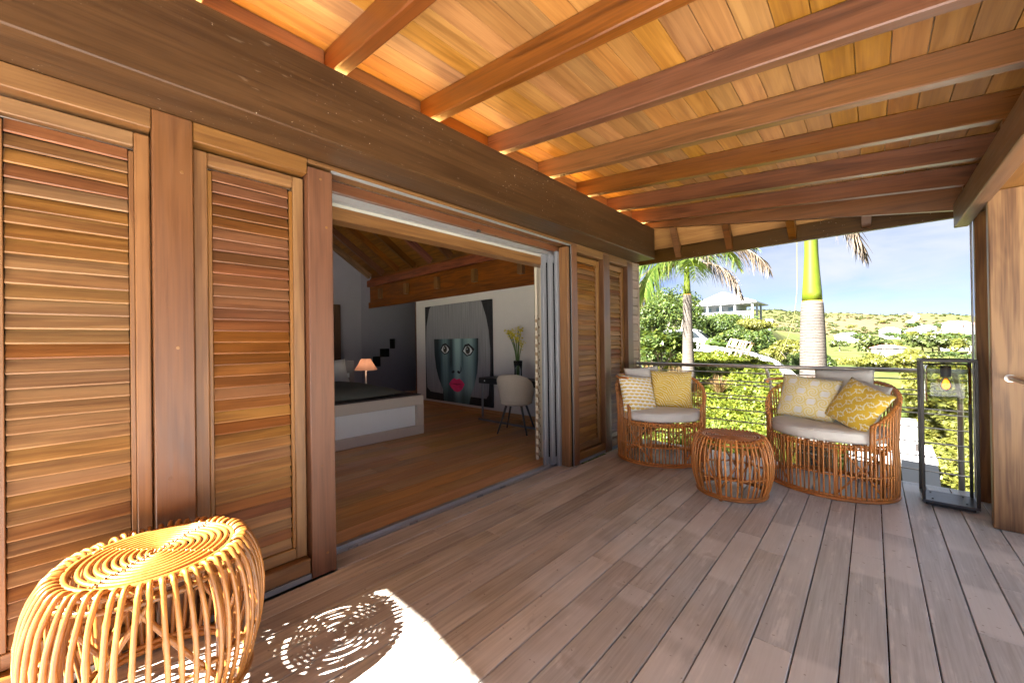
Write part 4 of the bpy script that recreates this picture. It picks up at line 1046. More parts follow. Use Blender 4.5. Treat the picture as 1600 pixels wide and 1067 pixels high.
# ================================================================== FOLIAGE
def leafmat(name, c1, c2, c3=None, trans=0.45, rough=0.5):
    M = Mat(name, rough, 0.35); r = M.isl()
    st = [(0.0, c1), (0.65, c2)] + ([(1.0, c3)] if c3 else [])
    col = M.ramp(r, st); M.color(col)
    tr = M.new('ShaderNodeBsdfTranslucent'); mx = M.new('ShaderNodeMixShader'); mx.inputs[0].default_value = trans*0.75
    M.link(M.hsv(col, 0.48, 1.1, 1.5), tr.inputs[0]); M.link(M.b.outputs[0], mx.inputs[1]); M.link(tr.outputs[0], mx.inputs[2]); M.link(mx.outputs[0], M.out.inputs[0])
    return M.m
lf_lime = leafmat('lime_leaves', (0.0379, 0.0558, 0.0063), (0.0893, 0.1161, 0.0098), (0.1607, 0.1696, 0.0179))
lf_green = leafmat('green_leaves', (0.0223, 0.0422, 0.0090), (0.0496, 0.0794, 0.0149), (0.0992, 0.1240, 0.0223))
lf_yel = leafmat('yellowish_leaves', (0.0495, 0.0577, 0.0103), (0.1072, 0.1155, 0.0186), (0.1733, 0.1568, 0.0330))
lf_dark = leafmat('dark_leaves', (0.0173, 0.0347, 0.0081), (0.0433, 0.0723, 0.0150), (0.0925, 0.1156, 0.0231))
lf_dry = leafmat('dry_blades', (0.1080, 0.0585, 0.0203), (0.1890, 0.1215, 0.0495), (0.2250, 0.1710, 0.0810), 0.3)
lf_blade = leafmat('fresh_blades', (0.0577, 0.0825, 0.0124), (0.1320, 0.1733, 0.0289), (0.2063, 0.2269, 0.0660))
lf_far = leafmat('far_leaves', (0.0256, 0.0372, 0.0093), (0.0512, 0.0698, 0.0163), (0.0883, 0.0977, 0.0279), 0.3)
bark = plain('bark', (0.23, 0.19, 0.15), 0.9, 0, 0.1, 0.3, 20, 0.5)
def leaves(ctr, nrm, size, aspect, seed):
    """ctr (n,3), nrm preferred normals; rhombic leaves with a fold"""
    g = np.random.default_rng(seed); n = len(ctr)
    d = nrm + g.normal(0, 0.55, (n, 3)); d /= np.linalg.norm(d, axis=1)[:, None]
    t = np.cross(d, g.normal(0, 1, (n, 3))); t /= np.linalg.norm(t, axis=1)[:, None]; w = np.cross(d, t)
    L = (size*g.uniform(0.45, 1.6, n))[:, None]; Wd = L*aspect
    V = np.stack([ctr - t*L*0.5, ctr + w*Wd*0.5 - d*L*0.07 + t*L*0.05, ctr + t*L*0.5 - d*L*0.1, ctr - w*Wd*0.5 - d*L*0.07 + t*L*0.05], 1).reshape(-1, 3)
    return V, n
def leafobj(name, V, n, mat, parent=None):
    me = bpy.data.meshes.new(name); me.vertices.add(4*n); me.vertices.foreach_set('co', V.astype(np.float32).ravel())
    me.loops.add(4*n); me.loops.foreach_set('vertex_index', np.arange(4*n, dtype=np.int32))
    me.polygons.add(n); me.polygons.foreach_set('loop_start', np.arange(0, 4*n, 4, dtype=np.int32)); me.polygons.foreach_set('loop_total', np.full(n, 4, np.int32))
    me.update(calc_edges=True); me.materials.append(mat)
    o = bpy.data.objects.new(name, me); link(o, parent); return o
def crown_pts(g, n, rad3, lumps, shell=0.72):
    L = g.normal(0, 1, (lumps, 3)); L /= np.linalg.norm(L, axis=1)[:, None]; L[:, 2] = np.where(L[:, 2] < -0.35, -L[:, 2], L[:, 2])
    lr = g.uniform(0.26, 0.46, lumps); L *= g.uniform(0.45, 0.72, lumps)[:, None]
    k = g.integers(0, lumps, n); d = g.normal(0, 1, (n, 3)); d /= np.linalg.norm(d, axis=1)[:, None]
    r = lr[k]*(g.uniform(shell**3, 1.0, n)**(1/3))
    P = L[k] + d*r[:, None]
    return P*np.array(rad3), d
_bush = {}
def bush(name, x, y, rx, rz_, n, leaf, mat, label, cat='bush', group=None, zoff=0.0, seed=1, trunk=True, aspect=0.5, lumps=16, ry=None):
    z0 = gz(x, y)+zoff; g = np.random.default_rng(seed)
    t = root(name, (x, y, z0), label=label, cat=cat, group=group, local=True)
    P, d = crown_pts(g, n, (rx, ry or rx, rz_), lumps); P[:, 2] += rz_*0.92
    V, n_ = leaves(P, d + np.array([0, 0, 0.5]), leaf, aspect, seed+50)
    leafobj('foliage', V, n_, mat, t)
    for q in range(5):
        a = q*1.26 + seed; top = Vector((0.5*rx*math.cos(a), 0.5*rx*math.sin(a), rz_*1.1)); 
        MB().tube(smoothpts([(0.06*math.cos(a), 0.06*math.sin(a), -0.1), (0.2*rx*math.cos(a+0.3), 0.2*rx*math.sin(a+0.3), rz_*0.5), top], 3), [0.05*rz_**0.5*(1-0.75*i/6) for i in range(7)], 6).build('stem', bark, t, True, False)
    return t
# low lime ground cover between the deck and the curved wall
wall_c = [(-6.2, 24.2, 1.1), (-4.53, 23.0, 0.98), (-3.1, 22.0, 0.82), (-1.77, 20.6, 0.65), (-0.6, 18.6, 0.38), (0.36, 15.9, 0.02), (1.0, 14.3, -0.28), (1.52, 12.97, -0.53), (2.1, 11.4, -0.75), (2.5, 10.3, -0.9)]
wy = np.array([p[1] for p in wall_c])[::-1]; wx = np.array([p[0] for p in wall_c])[::-1]
g = np.random.default_rng(3)
def cover(N, ylo, yhi, xlo, xhi_fn, hgt, size, mat, name, label, seed, dens=None):
    gg = np.random.default_rng(seed)
    y = ylo + (yhi-ylo)*gg.uniform(0, 1, N)**1.15; xh = xhi_fn(y); x = xlo + (xh-xlo)*gg.uniform(0, 1, N)
    top = hgt*(0.72 + 0.34*nz2(x, y, 0.55, 4) + 0.16*nz2(x, y, 0.2, 9))
    z = ground_z(x, y) + np.maximum(0.03, top)*np.clip(1-gg.uniform(0, 1, N)**2*0.75, 0, 1)
    e = 0.05; gx = (nz2(x+e, y, 0.55, 4)-nz2(x, y, 0.55, 4))/e*0.34*hgt; gy = (nz2(x, y+e, 0.55, 4)-nz2(x, y, 0.55, 4))/e*0.34*hgt
    P = np.stack([x, y, z], 1); nrm = np.stack([-gx, -gy, np.ones(N)], 1)
    V, n_ = leaves(P, nrm, size*np.clip(y/9, 0.9, 1.5), 0.55, seed+1)
    o = leafobj(name, V, n_, mat); return tag(o, label, 'ground cover', kind='stuff')
cover(78000, 7.6, 20.4, -4.6, lambda y: np.interp(y, wy, wx)-0.15, 0.42, 0.062, lf_lime, 'ground_cover', 'low lime green ground cover filling the bed behind the railing', 21)
cover(40000, 7.4, 22.0, 2.95, lambda y: 3.0+y*0.16, 0.34, 0.075, lf_yel, 'slope_cover', 'yellowish leafy ground cover on the slope right of the white steps', 22)
# broadleaf bushes and small trees beyond
BG = 'bushes beyond the curved wall'
bush('garden_bush', -5.3, 18.6, 1.55, 1.75, 5200, 0.13, lf_green, 'leafy green bush left of the far palm trunk, next to the house corner', group=BG, seed=31)
bush('garden_tree', -7.6, 27.5, 1.9, 2.3, 6000, 0.16, lf_green, 'tall green tree rising behind the far palm trunk', 'tree', BG, seed=32)
bush('garden_bush', -5.6, 29.8, 2.0, 1.0, 6000, 0.14, lf_dark, 'dark leafy bush just right of the far palm trunk, below the white villa', group=BG, seed=33)
bush('garden_bush', -3.3, 25.2, 1.6, 0.75, 5000, 0.12, lf_green, 'green bush behind the leaning timber rack', group=BG, seed=34)
bush('garden_bush', -5.2, 36.0, 2.6, 0.8, 6000, 0.15, lf_yel, 'yellow green bush in front of the white villa terrace', group=BG, seed=35)
bush('garden_bush', -2.3, 26.5, 1.8, 0.95, 6500, 0.12, lf_yel, 'large yellow green bush left of the near palm trunk', group=BG, seed=36)
bush('garden_bush', -0.55, 22.0, 1.3, 0.72, 5200, 0.10, lf_yel, 'yellowish bush close to the left side of the near palm trunk', group=BG, seed=37)
bush('garden_bush', 0.55, 17.6, 0.95, 0.52, 4200, 0.10, lf_dark, 'low dark green bush behind the white curved wall by the near palm', group=BG, seed=38)
bush('garden_bush', 1.75, 22.5, 1.35, 0.52, 4500, 0.10, lf_yel, 'yellow green bush right of the near palm trunk', group=BG, seed=39, zoff=-0.25)
bush('garden_bush', 3.0, 19.5, 1.3, 0.42, 4200, 0.10, lf_yel, 'straw coloured bush behind the handrail left of the lantern', group=BG, seed=40, zoff=-0.25)
bush('garden_bush', 4.4, 24.0, 1.5, 0.5, 3500, 0.12, lf_green, 'green bush on the slope seen through the lantern', group=BG, seed=41, zoff=-0.2)
bush('garden_bush', -10.6, 33.0, 2.3, 2.4, 6000, 0.18, lf_dark, 'big dark bush at the left below the white villa', group=BG, seed=42)
bush('garden_bush', -9.5, 45.0, 3.0, 0.95, 5000, 0.2, lf_green, 'rounded bush on the bank right under the white villa posts', group=BG, seed=43)
bush('garden_bush', -1.2, 40.0, 2.6, 1.0, 6000, 0.17, lf_green, 'distant green bush directly behind the near palm trunk', group=BG, seed=44, zoff=0.0)
bush('garden_bush', -4.4, 46.0, 3.2, 0.85, 6000, 0.18, lf_yel, 'broad yellow green bush left of the near palm below the hillside', group=BG, seed=45, zoff=-0.2)
bush('garden_bush', -4.9, 17.2, 1.2, 0.62, 3600, 0.11, lf_green, 'low leafy bush hiding the lower half of the white car', group=BG, seed=46)
bush('garden_bush', -6.6, 20.5, 1.3, 1.0, 3600, 0.12, lf_dark, 'dark bush behind the house corner board, left of the white car', group=BG, seed=47)
gg = np.random.default_rng(61); N = 16000
yy = gg.uniform(23.5, 62, N); xx = yy*gg.uniform(-0.30, 0.02, N); lump = np.maximum(0, 0.5+nz2(xx, yy, 2.2, 6))
P = np.stack([xx, yy, ground_z(xx, yy) + gg.uniform(0.02, 1, N)*lump*1.1], 1); V, n_ = leaves(P, np.tile([0, -0.3, 1.0], (N, 1)), 0.34, 0.6, 62)
tag(leafobj('bank_scrub', V, n_, lf_green), 'rough green scrub covering the bank below the white villa', 'scrub', kind='stuff')
# frangipani with bare forked branches
fr = root('frangipani_tree', (-3.7, 14.9, gz(-3.7, 14.9)), label='small frangipani with forked pale branches in front of the white car', cat='tree', local=True)
g = np.random.default_rng(8); tips = []
def fork(p, d, L, r, lev):
    q = p + d*L
    MB().tube(smoothpts([p, (p+q)/2 + Vector((random.uniform(-.04, .04), random.uniform(-.04, .04), 0.03)), q], 3), [r*(1-0.05*i) for i in range(7)], 6).build('branch', bark, fr, True, False)
    if lev == 0: tips.append(q); return
    for k_ in range(3):
        a = k_*2.1 + random.uniform(-0.4, 0.4); nd = (d + Vector((math.cos(a)*0.75, math.sin(a)*0.75, 0.15))).normalized(); fork(q, nd, L*0.78, r*0.72, lev-1)
fork(Vector((0, 0, 0)), Vector((0.05, 0, 1)), 0.74, 0.06, 3)
V = []; 
C_ = np.concatenate([np.array(tuple(t_)) + np.random.default_rng(int(abs(t_.x)*1e4)).normal(0, 0.17, (80, 3)) for t_ in tips])
Vv, n_ = leaves(C_, np.tile([0, 0, 1.0], (len(C_), 1)), 0.2, 0.38, 77); leafobj('foliage', Vv, n_, lf_green, fr)
# grass-like clumps
def clump(name, x, y, h, n, mat, label, group, w=0.014, spread=0.8, seed=0, zoff=0.0, cat='grass clump'):
    z0 = gz(x, y)+zoff; t = root(name, (x, y, z0), label=label, cat=cat, group=group, local=True)
    g = random.Random(seed); b = MB()
    for i in range(n):
        a = g.uniform(0, 6.283); s_ = g.uniform(0.15, 1)*spread; L = h*g.uniform(0.65, 1.1); side = Vector((-math.sin(a), math.cos(a), 0))*w*g.uniform(0.6, 1.2)
        P = [Vector((math.cos(a)*(0.04 + L*s_*u), math.sin(a)*(0.04 + L*s_*u), L*(u*1.15 - 0.75*s_*u*u))) for u in (0, 0.35, 0.7, 1.0)]
        ws = (0.9, 1.0, 0.7, 0.08); o_ = len(b.v)
        for p, ww in zip(P, ws): b.v += [tuple(p-side*ww), tuple(p+side*ww)]
        b.f += [(o_+2*q, o_+2*q+1, o_+2*q+3, o_+2*q+2) for q in range(3)]
    b.build('blades', mat, t, False, False); return t
clump('spider_grass', -0.45, 9.55, 0.95, 210, lf_blade, 'bright arching grass clump behind the side table, left one', 'arching grass clumps', 0.014, 0.95, 1, 0.3)
clump('spider_grass', 0.42, 9.35, 0.95, 210, lf_blade, 'bright arching grass clump behind the side table, right one', 'arching grass clumps', 0.014, 0.95, 2, 0.3)
clump('spider_grass', -1.2, 9.9, 0.8, 160, lf_blade, 'bright arching grass clump behind the left armchair', 'arching grass clumps', 0.014, 0.95, 3, 0.3)
for i, (xx, yy, h, lb) in enumerate(((-3.4, 13.7, 0.95, 'dry orange grass clump next to the house corner board'), (-2.9, 14.1, 1.0, 'tall dry orange grass clump left of the far palm trunk'), (-2.45, 13.0, 0.75, 'low dry grass clump left of the far palm, nearest the railing'), (-1.5, 14.3, 0.75, 'dry brown grass clump right of the far palm trunk'), (-4.0, 14.6, 1.0, 'pale dry grass clump farthest back by the house corner'))):
    clump('dry_grass', xx, yy, h, 150, lf_dry, lb, 'dry grass clumps', 0.012, 0.75, 10+i, 0.15)
for i, (xx, yy, lb) in enumerate(((-2.0, 12.9, 'green and cream leafy plant at the foot of the far palm'), (-1.5, 12.2, 'green and cream leafy plant just right of the far palm, nearest the rail'), (-2.9, 12.3, 'green leafy plant between the dry grasses'))):
    clump('leafy_plant', xx, yy, 0.5, 60, lf_blade, lb, 'leafy border plants', 0.035, 0.75, 30+i, 0.15, 'plant')

# ================================================================== PALMS
def trunkmat():
    M = Mat('ringed_palm_trunk', 0.85, 0.2); x, y, z = M.xyz(M.pos())
    n = M.noise(M.pos(), 7.0, 4, 0.6); n2 = M.noise(M.pos(), 40.0, 4, 0.6)
    r = ((z*19.0 + (n-0.5)*1.3).fract()); ring = r.step(0.62, 0.85)*(r-0.97).lt(0.0)
    c = M.ramp(n*0.5+n2*0.5, [(0.3, (0.060, 0.050, 0.042)), (0.7, (0.115, 0.100, 0.087))])
    M.color(M.mix(ring*(n2*1.1+0.2), c, (0.018, 0.012, 0.008))); M.bump(r*0.5 + n2*0.4, 0.35, 0.012); return M.m
def shaftmat():
    M = Mat('green_crownshaft', 0.35, 0.4); x, y, z = M.xyz(M.obj())
    st = M.noise(M.vm('MULTIPLY', M.obj(), (9, 9, 0.9)), 1.0, 4, 0.6)
    M.color(M.ramp(st, [(0.30, (0.020, 0.032, 0.003)), (0.42, (0.050, 0.072, 0.004)), (0.7, (0.080, 0.100, 0.006))])); return M.m
ptm, psm = trunkmat(), shaftmat()
orange = plain('leaf_scar', (0.50, 0.24, 0.05), 0.6)
lf_palm = leafmat('palm_leaflets', (0.0298, 0.0595, 0.0109), (0.0694, 0.1091, 0.0149), (0.1290, 0.1488, 0.0298), 0.4)
lf_deadp = leafmat('dead_palm_leaflets', (0.060, 0.044, 0.030), (0.100, 0.074, 0.050), (0.160, 0.125, 0.085), 0.2)
lf_olive = leafmat('fading_palm_leaflets', (0.0832, 0.0728, 0.0208), (0.1456, 0.1196, 0.0416), (0.1872, 0.1404, 0.0676), 0.35)
def frond(t, base, az, el, L, droop, mat, seed, nl=70, ll=0.5, wd=0.018, hang=0.8, rr_=0.02):
    g = random.Random(seed); d = Vector((math.cos(az)*math.cos(el), math.sin(az)*math.cos(el), math.sin(el)))
    P = [Vector(base)]; n = 16; dd = d.copy()
    for i in range(n):
        dd = (dd + Vector((0, 0, -droop/n*(0.4+1.4*i/n)))).normalized(); P.append(P[-1] + dd*(L/n))
    fo = MB().tube(P, [rr_*(1-0.85*i/n) for i in range(n+1)], 6).build('frond', bark if mat is lf_deadp else psm, t, True, False)
    b = MB(); side = d.cross(Vector((0, 0, 1))).normalized()
    for k in range(nl):
        u = 0.10 + 0.9*k/(nl-1); f = u*n; i = min(int(f), n-1); p = P[i].lerp(P[i+1], f-i); tg = (P[i+1]-P[i]).normalized()
        for sg in (1, -1):
            l = ll*(0.55+0.9*math.sin(min(1, u*1.1)*math.pi)**0.7)*g.uniform(0.8, 1.15)
            q = (side*sg*g.uniform(0.55, 1.0) + tg*0.45 + Vector((0, 0, g.uniform(-0.1, 0.45)))).normalized()
            h_ = hang*g.uniform(0.7, 1.3); w = tg.cross(q).normalized()*wd + tg*wd*0.4
            pts = [p]; qq = q.copy()
            for s_ in range(4): qq = (qq + Vector((g.uniform(-.12, .12), g.uniform(-.12, .12), -h_*0.42))).normalized(); pts.append(pts[-1] + qq*l/4)
            o_ = len(b.v)
            for pp, ww in zip(pts, (0.6, 1.0, 0.85, 0.55, 0.06)): b.v += [tuple(pp-w*ww), tuple(pp+w*ww)]
            b.f += [(o_+2*s_, o_+2*s_+1, o_+2*s_+3, o_+2*s_+2) for s_ in range(4)]
    lo = b.build('leaflets', mat, None, False, False); lo.parent = fo; lo.location = -fo.location
    return fo
def palm(name, x, y, prof, shaft, label, fr_list):
    z0 = gz(x, y); t = root(name, (x, y, z0), label=label, cat='palm tree', local=True)
    MB().lathe([(r, z-z0) for r, z in prof], 28).build('trunk', ptm, t, True, False)
    MB().lathe([(shaft[0][0]*1.02, shaft[0][1]-z0-0.012), (shaft[0][0]*1.03, shaft[0][1]-z0+0.008)], 28).build('leaf_scar', orange, t, True, False)
    MB().lathe([(r, z-z0) for r, z in shaft], 28).build('crownshaft', psm, t, True, False)
    zt = shaft[-1][1]-z0-0.1
    for f in fr_list: frond(t, (0, 0, zt), *f)
    return t
K1 = 9.2/6.97
def k1(L): return [(r*K1, 1.3+(z-1.3)*K1) for r, z in L]
p1 = palm('royal_palm', 2.303-0.623*K1, 9.2, k1([(0.26, -1.5), (0.215, -0.7), (0.185, 0.1), (0.165, 0.6), (0.155, 0.95), (0.150, 1.3), (0.138, 1.62), (0.128, 1.80), (0.122, 1.822)]),
     k1([(0.118, 1.83), (0.116, 1.95), (0.098, 2.2), (0.082, 2.5), (0.077, 2.9), (0.07, 3.3), (0.05, 3.6)]),
     'royal palm with thick ringed trunk and lime crownshaft right behind the railing',
     [(R(15), R(50), 2.9, 2.6, lf_palm, 1, 60, 0.45), (R(120), R(55), 2.9, 2.2, lf_palm, 2, 60, 0.45), (R(200), R(50), 2.9, 2.2, lf_palm, 3, 60, 0.45), (R(285), R(60), 2.7, 2.0, lf_palm, 4, 60, 0.45), (R(75), R(70), 2.6, 1.5, lf_palm, 5, 60, 0.45),
      (R(-5), R(-52), 1.65, 0.9, lf_deadp, 6, 95, 0.62, 0.008, 0.7, 0.03), (R(172), R(-48), 1.15, 0.6, lf_deadp, 7, 44, 0.36, 0.007, 0.7, 0.02)])
st = MB().tube(smoothpts([(2.303+(a-2.303)*K1, b_*K1, 1.3+(c_-1.3)*K1) for a, b_, c_ in [(1.545, 6.9, 3.4), (1.525, 6.88, 2.6), (1.52, 6.86, 2.0), (1.47, 6.82, 1.55), (1.37, 6.78, 1.2), (1.30, 6.75, 1.02)]], 4), 0.0065, 6).build('hanging_stalk', plain('yellow_stalk', (0.10, 0.095, 0.015), 0.6), None, True)
st.parent = p1; st.location = st.location - p1.location
p2 = palm('royal_palm', -2.45, 14.23, [(0.30, -0.5), (0.22, 0.2), (0.185, 0.8), (0.165, 1.6), (0.15, 2.3), (0.135, 2.9)],
     [(0.125, 2.91), (0.115, 3.1), (0.095, 3.5), (0.085, 3.8), (0.06, 4.1)],
     'smaller royal palm with drooping half dead fronds by the parked car',
     [(R(-10), R(30), 3.0, 1.9, lf_deadp, 11, 80, 0.75, 0.014, 1.2, 0.03), (R(10), R(5), 2.3, 2.1, lf_deadp, 12, 64, 0.7, 0.014, 1.2, 0.03), (R(188), R(10), 2.3, 2.2, lf_olive, 13, 80, 0.8, 0.02, 1.2, 0.03), (R(170), R(25), 2.6, 2.6, lf_olive, 14, 70, 0.75, 0.018, 1.2), (R(205), R(35), 2.6, 2.6, lf_palm, 15, 80, 0.8, 0.022, 1.1),
      (R(235), R(20), 2.4, 2.8, lf_palm, 16, 80, 0.8, 0.022, 1.2), (R(300), R(15), 1.7, 2.2, lf_palm, 17, 60, 0.6, 0.02, 1.0), (R(335), R(35), 2.4, 2.2, lf_palm, 18, 70, 0.6, 0.02, 1.0), (R(90), R(45), 2.8, 2.0, lf_palm, 19), (R(140), R(55), 2.8, 1.7, lf_palm, 20), (R(250), R(62), 2.8, 1.6, lf_palm, 21), (R(40), R(50), 2.8, 1.8, lf_palm, 22)])

# ================================================================== GARDEN WALL, RACK, STEPS, CAR
white = plain('white_render', (0.42, 0.42, 0.42), 0.8, 0, 0.2, 0.05, 3)
gw = root('garden_wall', (-1.38, 18.64, gz(-1.38, 18.64)), label='curved low white rendered wall sweeping down through the garden', cat='wall')
sp = smoothpts(wall_c, 8); b = MB()
for i in range(len(sp)-1):
    a, c_ = sp[i], sp[i+1]; 
    def sd_(k):
        p0 = sp[max(0, k-1)]; p1_ = sp[min(len(sp)-1, k+1)]; d = Vector((p1_.x-p0.x, p1_.y-p0.y, 0)).normalized(); return Vector((-d.y, d.x, 0))*0.1
    s0, s1 = sd_(i), sd_(i+1)
    za = gz(a.x, a.y)-0.4; zb = gz(c_.x, c_.y)-0.4
    P = [a-s0, c_-s1, c_+s1, a+s0]
    b.hexa([(p.x, p.y, z) for p, z in zip(P, (za, zb, zb, za))] + [(p.x, p.y, p.z) for p in P])
b.build('wall_body', white, gw)
capm = plain('white_coping', (0.66, 0.66, 0.64), 0.75, 0, 0.2, 0.04, 3); b = MB()
for i in range(len(sp)-1):
    a, c_ = sp[i], sp[i+1]; s0, s1 = sd_(i)*1.25, sd_(i+1)*1.25; P = [a-s0, c_-s1, c_+s1, a+s0]
    b.hexa([(p.x, p.y, p.z+0.002) for p in P] + [(p.x, p.y, p.z+0.045) for p in P])
b.build('coping', capm, gw)
rk = root('timber_rack', (-2.1, 19.6, gz(-2.1, 19.6)), label='slatted pale timber rack leaning against the curved white wall', cat='rack')
tl, tr_, bl_, br = Vector((-2.52, 20.35, 1.33)), Vector((-1.52, 19.75, 1.13)), Vector((-2.75, 19.65, 0.42)), Vector((-1.80, 19.1, 0.20))
nrm_ = (tr_-tl).cross(bl_-tl).normalized()
beam('rail', W['pale'], rk, tl, tr_, 0.05, 0.07, nrm_); 
beam('rail', W['pale'], rk, tl.lerp(bl_, 0.32), tr_.lerp(br, 0.32), 0.05, 0.05, nrm_)
for i in range(5):
    q = i/4; beam('upright', W['pale'], rk, tl.lerp(tr_, q)-nrm_*0.055, bl_.lerp(br, q)-nrm_*0.055, 0.06, 0.045, nrm_)
for i in range(6):
    q = (i+0.75)/6.5; a = tl.lerp(tr_, q); c_ = tl.lerp(bl_, 0.32).lerp(tr_.lerp(br, 0.32), q); beam('slat', W['pale'], rk, a, c_, 0.05, 0.02, nrm_)
stp = root('garden_steps', (2.7, 9.6, -1.9), label='white rendered garden steps and pier below the right end of the railing', cat='steps')
MB().cbox(2.56, 2.86, 9.75, 10.1, -2.6, -0.17, 0.01).build('pier', white, stp)
MB().prism([(9.75, -2.8), (9.75, -0.55), (8.9, -0.62), (8.1, -1.30), (8.1, -2.8)], 2.62, 3.02, 'x').build('stair_wall', white, stp)
MB().prism([(9.75, -2.8), (9.75, -0.75), (8.9, -0.85), (7.4, -1.5), (7.4, -2.8)], 1.95, 2.60, 'x').build('landing_wall', white, stp)
paver = plain('sand_paver', (0.58, 0.50, 0.40), 0.9, 0, 0.1, 0.12, 12)
for i in range(4): MB().cbox(1.15, 1.93, 7.6+i*0.5, 8.08+i*0.5, -1.95+0.08*i, -1.70+0.1*i, 0.01).build('step', paver, stp)
MB().lathe([(0.02, 0), (0.02, 0.10), (0.03, 0.12)], 10, (2.82, 9.3, -0.585)).build('spike_light', blk, stp)
# parked car, seen through the plants
car = root('parked_car', (-6.1, 25.9, gz(-6.1, 25.9)), (0, 0, R(8)), 'white off-road car parked behind the far palm and frangipani', 'car', local=True)
cz = -gz(-6.1, 25.9) + 0.28
body = [(-2.35, 0.35), (-2.38, 0.62), (-2.30, 1.02), (-2.1, 1.08), (-1.75, 1.62), (-1.5, 1.72), (0.1, 1.74), (0.35, 1.68), (0.95, 1.12), (2.0, 1.02), (2.25, 0.92), (2.32, 0.62), (2.30, 0.38), (1.85, 0.34), (1.78, 0.60), (1.55, 0.74), (1.25, 0.74), (1.02, 0.60), (0.95, 0.34), (-0.98, 0.34), (-1.05, 0.60), (-1.28, 0.74), (-1.58, 0.74), (-1.82, 0.60), (-1.9, 0.35)]
carp = Mat('white_car_paint', 0.25, 0.6); carp.color(carp.ramp(carp.noise(carp.obj(), 2.0, 2), [(0.3, (0.42, 0.43, 0.44)), (0.7, (0.48, 0.49, 0.50))]))
MB().prism([(a, z+cz) for a, z in body], -0.86, 0.86, 'y').build('body', carp.m, car, False, False)
dg = plain('dark_car_glass', (0.02, 0.025, 0.03), 0.08, 0, 0.6)
for yy in (-0.872, 0.862):
    for poly in ([(-1.62, 1.14), (-1.45, 1.60), (-0.72, 1.63), (-0.72, 1.14)], [(-0.62, 1.14), (-0.62, 1.63), (0.15, 1.63), (0.30, 1.56), (0.70, 1.16)]):
        MB().prism([(a, z+cz) for a, z in poly], yy, yy+0.01, 'y').build('side_window', dg, car, False, False)
tyre = plain('black_tyre', (0.025, 0.025, 0.026), 0.8, 0, 0.2); rimm = plain('grey_rim', (0.45, 0.45, 0.46), 0.35, 0.7)
for xx in (-1.43, 1.40):
    for yy in (-0.80, 0.80):
        b = MB().lathe([(0.20, -0.11), (0.33, -0.11), (0.36, -0.07), (0.36, 0.07), (0.33, 0.11), (0.20, 0.11)], 28); w_ = b.build('wheel', tyre, car, True, False); w_.rotation_euler = (R(90), 0, 0); w_.location = (xx, yy, 0.36+cz)
        r_ = MB().lathe([(0.21, -0.09), (0.20, 0.09)], 24).build('rim', rimm, None, True, False); r_.parent = w_
for yy in (-0.62, 0.62): MB().cbox(2.26, 2.34, yy-0.16, yy+0.16, 0.72+cz, 0.88+cz, 0.02).build('headlight', clear, car, False, False)
MB().cbox(2.28, 2.40, -0.84, 0.84, 0.40+cz, 0.60+cz, 0.03).build('bumper', blk, car, False, False)
MB().prism([(0.40, 1.66+cz), (0.96, 1.15+cz), (0.98, 1.15+cz), (0.42, 1.67+cz)], -0.74, 0.74, 'y').build('windscreen', dg, car, False, False)

# ================================================================== VILLA ON THE BANK
vl = root('hill_villa', (-13, 60, 3.4), label='white villa with hipped roof and columned terrace on the bank behind the bushes', cat='villa')
vroof = plain('white_roof_sheet', (0.40, 0.40, 0.41), 0.6, 0, 0.3, 0.04, 1.0); vwall = plain('white_villa_wall', (0.30, 0.31, 0.33), 0.8, 0, 0.2, 0.04, 1.0)
VX0, VX1, VY0, VY1 = -16.4, -8.5, 57.6, 65.5
b = MB(); ez = 6.25; pk_ = (-13.3, 61.2, 8.15)
b.add([(VX0, VY0, ez), (VX1, VY0, ez), (VX1, VY1, ez), (VX0, VY1, ez), pk_, (VX0, VY0, ez-0.16), (VX1, VY0, ez-0.16), (VX1, VY1, ez-0.16), (VX0, VY1, ez-0.16)],
      [(0, 1, 4), (1, 2, 4), (2, 3, 4), (3, 0, 4), (0, 5, 6, 1), (1, 6, 7, 2), (2, 7, 8, 3), (3, 8, 5, 0), (5, 8, 7, 6)])
b.build('roof', vroof, vl)
MB().box(-16.0, -11.1, 59.6, 65.0, 3.0, 6.08).build('wall', vwall, vl)
for xx in (-15.2, -13.7, -12.2):
    w_ = MB().box(xx, xx+0.85, 59.55, 59.595, 4.55, 5.75).build('window', plain('villa_shutter_glass', (0.12, 0.17, 0.20), 0.2), vl)
    MB().box(xx-0.06, xx, 59.52, 59.545, 4.5, 5.8).build('frame', vwall, w_)
for xx in (-16.1, -14.4, -12.7, -11.0, -9.0): MB().cbox(xx-0.11, xx+0.11, 57.85, 58.07, 2.2, 6.088).build('column', vwall, vl)
for yy in (60.5, 63.0): MB().cbox(-9.11, -8.89, yy, yy+0.22, 2.2, 6.088).build('column', vwall, vl)
MB().box(-16.2, -8.8, 57.9, 65.0, 4.0, 4.18).build('terrace_floor', vwall, vl)
for zz in (5.0, 4.75, 4.5): MB().box(-16.1, -9.0, 57.93, 57.98, zz, zz+0.07).build('balustrade_rail', vwall, vl)
for i in range(28): MB().box(-16.0+i*0.25, -15.94+i*0.25, 57.94, 57.97, 4.18, 5.0).build('baluster', vwall, vl)

